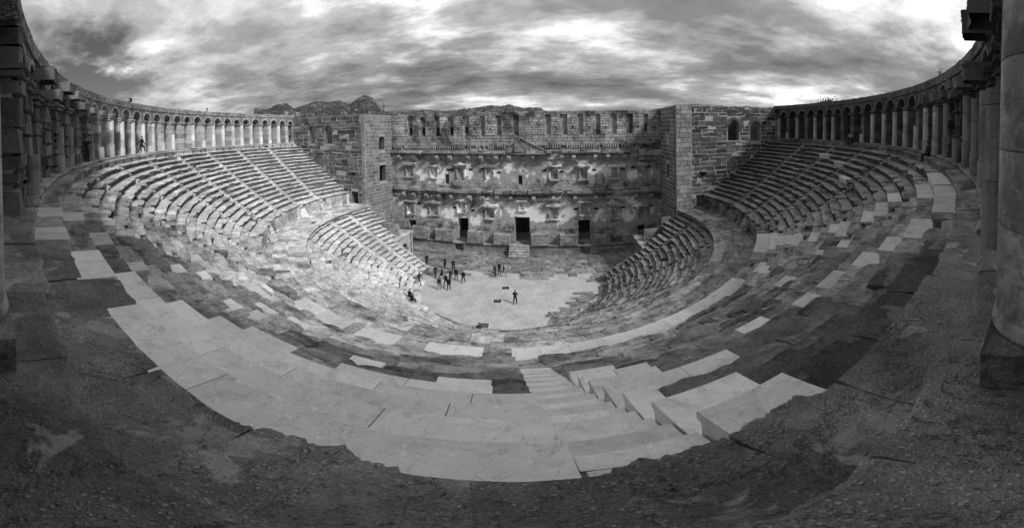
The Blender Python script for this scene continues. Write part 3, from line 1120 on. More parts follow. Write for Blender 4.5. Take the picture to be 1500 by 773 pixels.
# arches and spandrels
bays = [(p, q) for p, q in zip(PA, PA[1:]) if q - p < 6]
for p, q in bays:
    mb = MB()
    am = (p + q) / 2
    tn = side_tone(am) * (.8 if am > 180 else .6)  # right arches darker, shade of that side kept in the tone
    hw = R((q - p) / 2) * 37.4 - .34
    zs = ZI + .3
    top = 21.72
    na = 8
    ang = [PI * i / na for i in range(na + 1)]
    hr = min(hw, 1.05)
    hd = math.degrees(hw / 37.4)
    lim = []
    for t in ang:
        lim.append((am - hd * math.cos(t), zs + hr * math.sin(t)))
    full = [(p + .02, zs), *lim, (q - .02, zs)]
    up = [(p + .02, top)] + [(x, top) for x, _ in lim] + [(q - .02, top)]
    n_ = len(full)
    vs = []
    for rr in (37.12, 38.6):
        vs += [P(rr, x, z) for x, z in full] + [P(rr, x, z) for x, z in up]
    fs = []
    for i in range(n_ - 1):
        fs.append((i, i + 1, n_ + i + 1, n_ + i))
        fs.append((2 * n_ + i, 3 * n_ + i, 3 * n_ + i + 1, 2 * n_ + i + 1))
        fs.append((i, 2 * n_ + i, 2 * n_ + i + 1, i + 1))
    mb.add(vs, fs, tn)
    mb.build('arch', M_RUB, arc)
    # ring of arch stones, proud of the wall
    vm = MB()
    nv = 7
    for i in range(nv):
        t0, t1 = PI * (i + .04) / nv, PI * (i + .96) / nv
        qv = []
        for rr in (37.14, 37.095):
            for t, e in ((t0, 0), (t1, 0), (t1, .17), (t0, .17)):
                qv.append(P(rr, am - math.degrees((hw + e) / 37.4) * math.cos(t), zs + (hr + e) * math.sin(t)))
        vm.add(qv, BOXF, tn * random.uniform(.7, 1.15))
    vm.build('arch_ring', M_WALL, arc)
# parapet, roof and rear wall as full rings
par, roof, rear = MB(), MB(), MB()
ns = 300
for i in range(ns):
    a, b = glo + (ghi - glo) * i / ns, glo + (ghi - glo) * (i + 1) / ns
    am = (a + b) / 2
    tn = side_tone(am) * (.85 if am > 180 else .7)  # right parapet, roof and rear wall darker: shade put into the tone
    gap = 164.2 < am < 182.6
    zb = 21.72

    def zt(x):
        return 22.25 + .05 * nz(x * .8, 1, 1) + .04 * nz(x * 3.1, 1, 1) - (.25 if x < 88.0 and x > 84.3 else 0) * 0

    def jr(x, z):
        return 37.03 + .03 * nz(x * 2.1, z * 3, 2) + .025 * nz(x * 7, z * 7, 2)
    zz = [zb, zb + (zt(am) - zb) * .5, None]
    top0, top1 = zt(a) + (.35 if gap else 0), zt(b) + (.35 if gap else 0)
    m0, m1 = (zb + top0) / 2, (zb + top1) / 2
    par.add([P(jr(a, zb), a, zb), P(jr(b, zb), b, zb), P(jr(b, m0), b, m1), P(jr(a, m0), a, m0), P(jr(b, 9), b, top1), P(jr(a, 9), a, top0), P(37.75, b, top1), P(37.75, a, top0), P(37.75, b, zb), P(37.75, a, zb)],
            [(0, 1, 2, 3), (3, 2, 4, 5), (5, 4, 6, 7), (7, 6, 8, 9), (9, 8, 1, 0)], tn)
    roof.add([P(37.7, a, 21.75), P(37.7, b, 21.75), P(41.4, b, 21.75), P(41.4, a, 21.75), P(37.7, a, 22.0), P(37.7, b, 22.0), P(41.4, b, 22.0), P(41.4, a, 22.0)], [(0, 1, 2, 3), (4, 5, 6, 7)], tn)
    rear.add([P(40.3, a, 17.0), P(40.3, b, 17.0), P(40.3, b, 22.2), P(40.3, a, 22.2), P(41.4, b, 22.2), P(41.4, a, 22.2), P(41.4, b, -.5), P(41.4, a, -.5)], [(0, 1, 2, 3), (3, 2, 4, 5), (5, 4, 6, 7)], tn * .8)
for a in (163.9, 182.9):
    z = 20.66
    while z < 22:
        for ra in (37.0, 37.9, 39.1, 40.2):
            e_ = math.degrees(.35 / 37)
            ring_block(ra, ra + random.uniform(.85, 1.15), a - e_ * random.uniform(.8, 1.2), a + e_ * random.uniform(.8, 1.2), z + .01, z + .43, .11 * random.uniform(.7, 1.4), 1.2, .02, .2, random.uniform(0, 99), .04, 2, .04).build('stone_block', M_WALL, arc)
        z += .45
par.build('parapet', M_RUB, arc)
roof.build('vault_roof', M_RUB, arc)
rear.build('rear_wall', M_RUB, arc)
# end walls of the arcade against the towers are the tower fronts

# restored columns either side of the viewpoint
TANG = math.degrees(math.atan2(EYE.x, EYE.y))                 # camera's own angle on the ring
rcam = math.hypot(EYE.x, EYE.y)
er = Vector((math.sin(R(TANG)), math.cos(R(TANG)), 0))        # outward
et = Vector((-er.y, er.x, 0))                                 # to the right along the ring when facing the stage
if et.x < 0:
    et = -et


def lathe(mb, prof, n, tone, c=(0, 0)):
    k = len(prof)
    for i in range(n):
        t = 2 * PI * i / n
        for r, z in prof:
            mb.v.append((c[0] + r * math.cos(t), c[1] + r * math.sin(t), z))
            mb.t.append(tone)
    o = len(mb.v) - n * k
    for i in range(n):
        for q in range(k - 1):
            a, b = o + i * k + q, o + ((i + 1) % n) * k + q
            mb.f.append((a, b, b + 1, a + 1))
    mb.f.append(tuple(o + i * k for i in range(n))[::-1])
    mb.f.append(tuple(o + i * k + k - 1 for i in range(n)))
    return mb


def big_column(pos, label, rb, rt, tone, rz, plinth_h=.3):
    o = root_thing('column', label, 'column', pos, rz, 'smooth columns at the gallery edge')
    mb = MB()
    hw = rb * 1.03
    box(mb, -hw, hw, -hw, hw, 0, plinth_h, tone * .55)
    mb.build('plinth', M_OLD, o)
    mb = MB()
    lathe(mb, [(rb * 1.0, plinth_h + .002), (rb * 1.03, plinth_h + .04), (rb * 1.0, plinth_h + .1), (rb * .985, plinth_h + .14)], 48, tone * .9)
    mb.build('base_moulding', M_COL, o, smooth=True)
    z = plinth_h + .142
    hs = [.62, .46, .55, .8, .9, .7, 1.0]
    H = sum(hs)
    zz = z
    for h in hs:
        f0, f1 = (zz - z) / H, (zz + h - z) / H
        mb = MB()
        ra, rb_ = rb * .975 + (rt - rb * .975) * f0, rb * .975 + (rt - rb * .975) * f1
        lathe(mb, [(ra - .006, zz), (ra, zz + .008), (rb_, zz + h - .012), (rb_ - .006, zz + h - .004)], 64, tone * random.uniform(.92, 1.05))
        mb.build('drum', M_COL, o, smooth=True)
        zz += h
    return o


M_COL = stone_mat("column_stone", mott=.4, stain=.4, lichen=.8, lscale=1.5, bumpd=.004, bscale=22, rough=.85)


def ring_pt(t, n, z):
    q = Vector((EYE.x, EYE.y, 0)) + et * t + er * n
    return (q.x, q.y, z)


rz0 = math.atan2(et.y, et.x)
cR = big_column(ring_pt(1.68 + .47, -.265 + .47, ZF), 'massive smooth column on a square plinth at the right edge of the view', .46, .40, .29, rz0)
cL = big_column(ring_pt(-2.02 - .44, -.19 + .47, ZF), 'smooth column nearest on the left, only its edge in view', .46, .40, .34, rz0)
cL2 = big_column(ring_pt(-5.42 - .44, -.02 + .46, ZF), 'pale smooth column on a dark plinth second from the left edge', .42, .38, .34, rz0 + .1)

# ================================================================== ORCHESTRA
orch = tag(empty('orchestra_floor'), kind='structure')
sand = MB()
ring = [P(11.2, a, 0) for a in range(0, 360, 6)]
sand.v = [(-21.5, 1.0, -.001), (21.5, 1.0, -.001), (21.5, 12.4, -.001), (-21.5, 12.4, -.001)]
sand.f = [(0, 1, 2, 3)]
sand.t = [.5] * 4
sand.add([(x, y, 0.004) for x, y, z in ring], [tuple(range(len(ring) - 1, -1, -1))], .5)
sand.build('sand', M_SAND, orch)
slabs = []
y = 1.6
while y < 11.7:
    h = random.uniform(.7, 1.15)
    x = -20.6 + random.uniform(0, .6)
    while x < 20.6:
        wd = random.uniform(.8, 2.0)
        cx_, cy_ = x + wd / 2, y + h / 2
        bnd = 1.4 if cx_ < -9 else (2.6 if cx_ < -6 else (4.6 if cx_ < -3.5 else (2.6 if cx_ < -1.9 else (4.4 if cx_ < 1 else (2.9 if cx_ < 4 else (3.8 if cx_ < 9 else 1.6))))))
        bnd += random.uniform(-.35, .35)
        if cy_ > bnd and random.random() > .02:
            mb = MB()
            box(mb, x + .015, x + wd - .015, y + .015, y + h - .015, -.1, .016 + random.uniform(0, .014), random.uniform(.14, .3), .012)
            slabs.append((mb, None))
        x += wd
    y += h
y = -8.2
while y < -1.5:                                           # patch of old paving showing near the right edge
    h = random.uniform(.45, .65)
    x = 3.2
    while x < 10.4:
        wd = random.uniform(.8, 1.5)
        cx_, cy_ = x + wd / 2, y + h / 2
        rr = math.hypot(cx_, cy_)
        if rr < 9.5 and rr > 7.35 + .9 * nz(cx_ * .8, cy_ * .8, 4) and cx_ > 4.2:
            mb = MB()
            box(mb, x + .015, x + wd - .015, y + .015, y + h - .015, -.1, .016 + random.uniform(0, .014), random.uniform(.14, .26), .012)
            slabs.append((mb, None))
        x += wd
    y += h
emit_blocks(orch, 'paving_slab', slabs, M_OLD, 298, lambda it: seen_size(it[0]))
# ring of slabs and curb at the foot of the seats
curb = []
a = 88.0
while a < 264:
    b = a + math.degrees(random.uniform(.7, 1.1) / 10)
    tn = side_tone(a) * random.uniform(.8, 1.2)
    if 112 < a < 214:
        curb.append((ring_block(9.55, 9.85, a + .06, b - .06, 0, .30, tn * .8, .5, .02, .3, random.uniform(0, 99), .01, 1, .03), None))
    curb.append((ring_block(9.87, 10.9, a + .06, b - .06, -.1, .24 + random.gauss(0, .012), tn, .8, .03, .35, random.uniform(0, 99), .01, 1, .03), None))
    a = b
emit_blocks(orch, 'curb_slab', curb, M_OLD, 90, lambda it: seen_size(it[0]))
for lab, x, y, s in [('iron floor grate in the orchestra nearest the seats', -1.08, -8.75, .46), ('iron floor grate in the middle of the orchestra, left of the lone walker', -.83, -3.55, .4), ('iron floor grate farthest from the seats, in front of the group of three', -.55, -.1, .4)]:
    g = root_thing('floor_grate', lab, 'grate', (x, y, .006), R(8), 'floor grates in the orchestra')
    fm = MB()
    for q in ((-s - .13, s + .13, -s - .13, -s), (-s - .13, s + .13, s, s + .13), (-s - .13, -s, -s, s), (s, s + .13, -s, s)):
        box(fm, q[0], q[1], q[2], q[3], -.05, .035, .48)
    fm.build('stone_frame', M_NEW, g)
    gm = MB()
    box(gm, -s, s, -s, s, -.05, -.002, .02)
    nb = 8
    for i in range(nb):
        u = -s + 2 * s * (i + .5) / nb
        box(gm, u - .022, u + .022, -s, s, -.001, .02, .05)
        box(gm, -s, s, u - .018, u + .018, -.001, .015, .05)
    gm.build('grate_bars', M_IRON, g)

# ================================================================== STAGE BUILDING
stage = root_thing('stage_building', 'tall ruined stage front with doors, pedimented niches and broken cornices', 'stage building')
SY = 12.3
FS = Frame((0, SY, 0), (1, 0, 0), (0, -1, 0))
XL, XR = -21.4, 21.4
ZTOP = 21.6
recess = [(-18.06, -17.21, 18.43, 21.41), (-15.88, -14.94, 18.4, 21.34), (-13.32, -12.52, 18.16, 21.25), (-11.28, -10.28, 18.24, 21.19), (-8.75, -7.78, 18.32, 21.12), (-6.08, -5.34, 18.18, 21.25), (-3.6, -2.9, 18.2, 21.1), (-1.1, -.3, 18.2, 21.1),
          (3.61, 4.4, 18.26, 21.05), (5.8, 6.79, 18.23, 21.02), (8.29, 9.09, 18.2, 21.0), (11.0, 11.6, 18.17, 20.97), (13.22, 14.04, 18.13, 20.96), (15.48, 16.47, 18.1, 20.95), (18.1, 18.84, 18.07, 20.75)]
slits = [(-17.84, -17.35, 18.45, 19.53), (-15.55, -15.08, 18.42, 19.49), (-13.11, -12.6, 18.2, 19.44), (-10.85, -10.35, 18.3, 19.5), (-8.5, -8.0, 18.53, 19.46), (15.75, 16.35, 18.3, 19.73), (18.2, 18.73, 18.48, 19.62)]
doors1 = [(-18.28, -17.0, 1.65, 4.29), (-9.91, -8.27, 1.65, 5.31), (-1.16, 1.07, 1.5, 5.77), (8.25, 10.01, 1.65, 5.27), (17.1, 18.27, 1.65, 4.03)]
doors2 = [(-11.88, -11.24, 10.68, 12.19), (-0.53, 0.08, 10.76, 12.15)]
niche2 = [(-18.34, -17.23, 11.64, 13.33), (-14.15, -13.11, 11.69, 13.22), (-9.75, -8.77, 11.71, 13.36), (-5.25, -4.21, 11.7, 13.36), (4.26, 5.31, 11.62, 13.34), (8.65, 9.66, 11.55, 13.27), (13.1, 14.12, 11.62, 13.27), (17.13, 18.19, 11.26, 13.19)]
niche1 = [(-18.34, -17.24, 5.45, 7.32), (-14.38, -13.11, 5.56, 7.26), (-9.79, -8.65, 6.3, 7.95), (-5.35, -4.15, 5.53, 7.15), (-0.29, 0.32, 6.94, 8.11), (4.13, 5.23, 5.57, 7.27), (8.64, 9.64, 6.23, 7.92), (13.19, 14.21, 5.5, 7.22), (17.23, 18.4, 5.13, 6.88)]
blockdoor = (11.01, 11.98, 10.66, 12.2)
TS = .24
mb = MB()
allop = doors1 + doors2 + slits + niche1 + niche2
wall_core(mb, FS, XL, XR, 0, ZTOP, 1.6, allop, TS)
mb.build('wall', M_STAGE, stage)
# a dark room behind the doors
mb = MB()
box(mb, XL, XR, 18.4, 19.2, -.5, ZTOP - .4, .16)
box(mb, XL, XR, 13.95, 18.4, 1.2, 1.4, .3)
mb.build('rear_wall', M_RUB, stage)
# attic: piers between tall recesses, blocks above and below
attic = []
xs = [XL] + [q for r_ in recess for q in r_[:2]] + [XR]
prs = list(zip(xs[0::2], xs[1::2]))
for a, b in prs:
    for (u0, u1, z0, z1) in courses(a, b, 18.15, 21.1, [], (.32, .46), (.5, 1.0), .03):
        m_ = MB()
        fbox(m_, FS, u0, u1, -.1, .34 + random.uniform(-.02, .04), z0, z1, TS * 1.25 * random.uniform(.75, 1.45), .012, .012)
        attic.append((m_, None))
for (u0, u1, z0, z1) in courses(XL, XR, 21.1, ZTOP + .02, [], (.22, .28), (.7, 1.5), .02):
    m_ = MB()
    fbox(m_, FS, u0, u1, -.2, .31 + random.uniform(-.02, .03), z0, z1, TS * random.uniform(.7, 1.3), .012, .012)
    attic.append((m_, None))
for (u0, u1, z0, z1) in courses(XL, XR, 16.7, 18.15, [], (.42, .52), (.6, 1.3), .03):
    m_ = MB()
    fbox(m_, FS, u0, u1, -.1, .30 + random.uniform(-.02, .03), z0, z1, TS * random.uniform(.8, 1.4), .012, .012)
    attic.append((m_, None))
# wall courses that show through the plaster on the lower and middle storeys
nop = [(n[0] - .22, n[1] + .22, n[2] - .25, n[3] + .2) for n in niche1 + niche2]
for (u0, u1, z0, z1) in courses(XL, XR, 1.7, 14.5, doors1 + doors2 + [blockdoor] + nop, (.40, .52), (.6, 1.4), .03):
    m_ = MB()
    hi_ = 5.4 < z0 < 8.2 or 11.3 < z0 < 14
    fbox(m_, FS, u0, u1, -.05, random.uniform(.004, .02) if hi_ else random.uniform(.015, .06), z0, z1, TS * random.uniform(.6, 1.4), .008, .012)
    attic.append((m_, None))
emit_blocks(stage, 'wall_stone', attic, M_STAGE, 130, lambda it: seen_size(it[0]))
# row of small beam sockets above the upper cornice
mb = MB()
for i in range(120):
    u = XL + .3 + (XR - XL - .6) * i / 120
    if -2.4 < u < 3.3 or random.random() < .12:
        continue
    fbox(mb, FS, u, u + .17, 0, .36, 16.2, 16.6, TS * random.uniform(.9, 1.6), .015)
fbox(mb, FS, XL, XR, 0, .2, 15.7, 16.2, TS * .9)
fbox(mb, FS, XL, XR, 0, .3, 16.6, 16.71, TS)
mb.build('dentil_course', M_STAGE, stage)


def cornice_run(segs, zc, h, proj, tone):
    for u0, u1, z0, z1 in segs:
        u = u0
        while u < u1 - .05:
            v = min(u + random.uniform(.7, 1.6), u1)
            if u1 - v < .3:
                v = u1
            m_ = MB()
            if random.random() < .07:
                u = v
                continue
            pj = proj * random.uniform(.7, 1.35)
            t_ = tone * random.uniform(.7, 1.35)
            fbox(m_, FS, u, v - .015, -.05, pj * .55, z0, z0 + (z1 - z0) * .48, t_ * .9, .03)
            fbox(m_, FS, u, v - .015, -.05, pj * random.uniform(.9, 1.05), z0 + (z1 - z0) * .5, z1 + random.uniform(-.12, .16), t_, .05)
            if random.random() < .35:
                fbox(m_, FS, u + .1, v - .1, 0, pj * .5, z1, z1 + random.uniform(.1, .28), t_ * .8, .06)
            m_.build('cornice_block', M_WALL, stage)
            u = v


cornice_run([(-21.4, -10.4, 15.25, 15.75), (-10.3, -2.3, 15.2, 15.7), (-2.2, 3.6, 15.15, 15.6), (3.7, 11.6, 15.2, 15.85), (11.7, 17.2, 15.1, 15.7), (17.3, 21.3, 14.2, 15.75)], 0, 0, .95, TS * 1.2)
cornice_run([(-21.3, -19.9, 9.2, 9.8), (-19.91, -14.79, 9.05, 9.98), (-14.55, -13.16, 9.48, 9.9), (-12.82, -10.46, 9.2, 9.91), (-10.36, -5.93, 9.0, 9.94), (-5.83, -4.26, 9.3, 10.0), (-4.05, -1.68, 9.05, 9.85), (-1.48, .9, 9.2, 9.88),
             (0.96, 4.17, 9.16, 9.95), (4.27, 6.07, 9.4, 9.97), (6.62, 10.38, 9.2, 9.92), (10.53, 13.07, 9.1, 9.93), (14.66, 17.35, 8.95, 9.86), (17.43, 21.4, 8.93, 9.9)], 0, 0, .9, TS * 1.1)
m_ = MB()
fbox(m_, FS, XL, XR, 0, .16, 9.9, 10.02, .42, 0)
fbox(m_, FS, XL, XR, 0, .22, 14.55, 15.12, TS * .9, 0)
fbox(m_, FS, XL, XR, 0, .2, 8.4, 8.9, TS * .95, 0)
m_.build('frieze', M_STAGE, stage)


def console(u, z1, h, tone):
    m_ = MB()
    wd = .5
    poly = [(0, z1), (.95, z1), (.95, z1 - h * .35), (.6, z1 - h * .75), (.12, z1 - h), (0, z1 - h)]
    vs = [FS.p(u - wd / 2, n, z) for n, z in poly] + [FS.p(u + wd / 2, n, z) for n, z in poly]
    k = len(poly)
    m_.add(vs, [tuple(range(k)), tuple(range(2 * k - 1, k - 1, -1))] + [(i, (i + 1) % k, k + (i + 1) % k, k + i) for i in range(k)], tone)
    m_.build('console', M_WALL, stage)


def x_at(px, Y=SY):
    """x on the stage wall under a pixel column of the horizon"""
    a = (px - XA) / F
    return EYE.x + math.tan(a) * (Y - EYE.y)


for px in (586.7, 609, 642, 660, 687, 705, 727, 745.7, 781, 823, 840, 871, 889.5, 914, 930):
    console(x_at(px), 15.15, .85, TS * random.uniform(1.2, 2.0))
for px in (592.6, 607, 625, 644, 661.6, 687.7, 707, 728, 748, 781, 810, 841, 871, 889.5, 930, 952, 970):
    console(x_at(px), 9.08, .95, TS * random.uniform(1.1, 1.9))


def niche(o, ped, deep=True, small=False):
    u0, u1, z0, z1 = o
    wd = u1 - u0
    posts = []
    t_ = TS * random.uniform(.9, 1.3)
    fw = .2
    for a, b in ((u0 - fw, u0), (u1, u1 + fw)):
        m_ = MB()
        fbox(m_, FS, a, b, -.02, .26, z0, z1, t_ * 1.15, .01)
        posts.append(m_)
    m_ = MB()
    fbox(m_, FS, u0 - .05, u1 + .05, -.6, -.14, z0 - .05, z1 + .05, t_ * .8)
    f = m_.build('niche', M_STAGE, stage)
    for m_ in posts:
        m_.build('niche_post', M_STAGE, f)
    m_ = MB()
    e0, e1 = random.uniform(.05, .45), random.uniform(.05, .45)
    fbox(m_, FS, u0 - e0, u1 + e1, 0, random.uniform(.25, .5), z0 - .24, z0, t_ * random.uniform(.7, 1.1), .04)
    if random.random() < .8:
        m_.build('sill', M_STAGE, f)
    m_ = MB()
    fbox(m_, FS, u0 - .45, u1 + .45, 0, .45, z1, z1 + .2, t_ * .85, .02)
    fbox(m_, FS, u0 - random.uniform(.2, .6), u1 + random.uniform(.2, .6), 0, random.uniform(.45, .75), z1 + .2, z1 + .36, t_ * random.uniform(.6, .95), .05)
    if ped == 'tri':
        fprism(m_, FS, [(u0 - .6, z1 + .362), (u1 + .6, z1 + .362), ((u0 + u1) / 2, z1 + .8)], 0, .65, t_ * .8)
    elif ped == 'round':
        c = (u0 + u1) / 2
        hw = wd / 2 + .6
        fprism(m_, FS, [(c - hw * math.cos(PI * q / 8), z1 + .362 + .34 * math.sin(PI * q / 8)) for q in range(9)], 0, .65, t_ * .8)
    m_.build('pediment', M_STAGE, f)


for i, o in enumerate(niche2):
    niche(o, ('round', '', 'tri', '', '', 'tri', '', 'round')[i])
for i, o in enumerate(niche1):
    niche(o, ('', 'tri', '', 'round', '', 'round', '', 'tri', '')[i])
# framed, walled-up doorway on the upper storey
m_ = MB()
fbox(m_, FS, blockdoor[0], blockdoor[1], 0, .05, blockdoor[2], blockdoor[3], .33, .0)
fbox(m_, FS, blockdoor[0] - .1, blockdoor[0] - .01, 0, .12, blockdoor[2], blockdoor[3] + .1, .1)
fbox(m_, FS, blockdoor[1] + .01, blockdoor[1] + .1, 0, .12, blockdoor[2], blockdoor[3] + .1, .1)
m_.build('walled_up_door', M_MORT, stage)
# put-log holes: raised near-black blocks, the shade of the holes painted as colour
m_ = MB()
for px, z in [(656, 12.9), (661, 12.9), (689, 13.0), (706, 13.1), (730, 12.6), (797, 12.9), (822, 12.7), (870, 12.9), (912, 12.9), (927, 13.1), (950, 13.1), (592, 7.2), (612, 7.2), (664, 6.9), (691, 6.6), (708, 6.5), (842, 7.0), (872, 7.0), (891, 7.4), (912, 7.0), (929, 6.8), (951, 7.0)]:
    u = x_at(px)
    m_ = MB()
    fbox(m_, FS, u - .28, u + .28, 0, .06, z - .14, z + .14, .03, .02)
    m_.build('painted_beam_hole', M_OLD, stage)
for i, r_ in enumerate(recess[1:]):
    u = (recess[i][1] + r_[0]) / 2
    m_ = MB()
    fbox(m_, FS, u - .1, u + .1, .25, .395, 19.1, 19.32, .02, .01)  # dark raised block painting the shade inside a hole
    m_.build('painted_beam_hole', M_OLD, stage)
# central gable over the upper cornice
m_ = MB()
fbox(m_, FS, -.95, 1.15, 0, .6, 15.62, 17.0, TS * .9)
fprism(m_, FS, [(-1.0, 17.0), (1.2, 17.0), (.1, 17.62)], 0, .6, TS * .9)
g_ = m_.build('gable', M_STAGE, stage)
for s, (ua, za, ub, zb_) in enumerate([(-.95, 16.98, .1, 17.66), (.1, 17.66, 1.3, 16.9), (1.3, 16.9, 3.3, 15.95), (-2.3, 16.0, -.95, 16.98)]):
    m_ = MB()
    fprism(m_, FS, [(ua, za), (ub, zb_), (ub, zb_ + .15), (ua, za + .15)], 0, .75 if s < 2 else .5, TS * 1.1)
    m_.build('gable_moulding', M_WALL, g_)
m_ = MB()
fprism(m_, FS, [(1.25, 15.6), (3.2, 15.6), (3.2, 15.95), (1.25, 16.85)], 0, .35, TS)
m_.build('gable_wing', M_STAGE, g_)
m_ = MB()
fprism(m_, FS, [(-2.2, 15.6), (-1.0, 15.6), (-1.0, 16.9), (-2.2, 16.0)], 0, .35, TS)
m_.build('gable_wing', M_STAGE, g_)
# podium with pedestals
PY = 11.75
FP = Frame((0, PY, 0), (1, 0, 0), (0, -1, 0))
holes = [(-10.18, -8.93, 0, .95), (8.53, 9.82, 0, .99)]
m_ = MB()
wall_core(m_, FP, XL, XR, -.1, 1.5, .53, holes, TS)
m_.build('podium', M_STAGE, stage)
pb = []
for (u0, u1, z0, z1) in courses(XL, XR, 0.0, 1.2, holes + [(-1.7, 1.1, 0, 1.3)], (.55, .62), (.8, 1.5), .03):
    q = MB()
    fbox(q, FP, u0, u1, -.05, random.uniform(.05, .1), z0, z1, TS * random.uniform(.7, 1.4), .012, .015)
    pb.append((q, None))
for (u0, u1, z0, z1) in courses(XL, XR, 1.28, 1.52, [(-1.7, 1.1, 1, 2)], (.22, .26), (.9, 1.8), .02):
    q = MB()
    fbox(q, FP, u0, u1, -.4, random.uniform(.2, .28), z0, z1, TS * random.uniform(.8, 1.5), .02, .02)
    pb.append((q, None))
emit_blocks(stage, 'podium_stone', pb, M_WALL, 80, lambda it: seen_size(it[0]))
for u0, u1, z0, z1 in [(-17.32, -14.57, 1.52, 3.5), (-13.36, -10.41, 1.52, 3.4), (-8.2, -5.73, 1.52, 3.45), (-4.21, -1.79, 1.52, 3.2), (1.31, 3.87, 1.52, 3.3), (5.52, 8.1, 1.52, 3.26), (10.26, 12.83, 1.52, 3.1), (14.69, 16.9, 1.52, 2.9)]:
    core_ = MB()
    fbox(core_, FS, u0 + .03, u1 - .03, 0, .9, z0, z1 - .03, TS * .8)
    pd = core_.build('pedestal', M_STAGE, stage)
    for (a, b, c, d) in courses(u0, u1, z0, z1, [], (.42, .55), (.6, 1.1), .025):
        q = MB()
        fbox(q, FS, a, b, .6, .95 + random.uniform(-.04, .05), c, d, TS * random.uniform(.8, 1.5), .02, .015)
        q.build('stone_block', M_WALL, pd)
    for s, uu in ((-1, u0), (1, u1)):
        q = MB()
        for i in range(4):
            za, zb_ = z0 + (z1 - z0) * i / 4, z0 + (z1 - z0) * (i + 1) / 4
            box(q, uu - .03, uu + .03, SY - .62, SY, za + .012, zb_ - .012, TS * random.uniform(.8, 1.3), .01)
        q.build('side_stones', M_WALL, pd)
# steps to the central door
steps = root_thing('stone_steps', 'short flight of pale stone steps below the tall central doorway', 'steps', (-.35, PY, 0))
for i in range(5):
    q = MB()
    d = .36 * (5 - i)
    box(q, -1.42, 1.42, -d - .1, -.1, .30 * i, .30 * (i + 1) - .012, .36 * random.uniform(.85, 1.15), .008)
    box(q, -1.45, 1.45, -d - .14, -d + .3, .30 * (i + 1) - .09, .30 * (i + 1), .42, .006)
    q.build('step', M_OLD, steps)


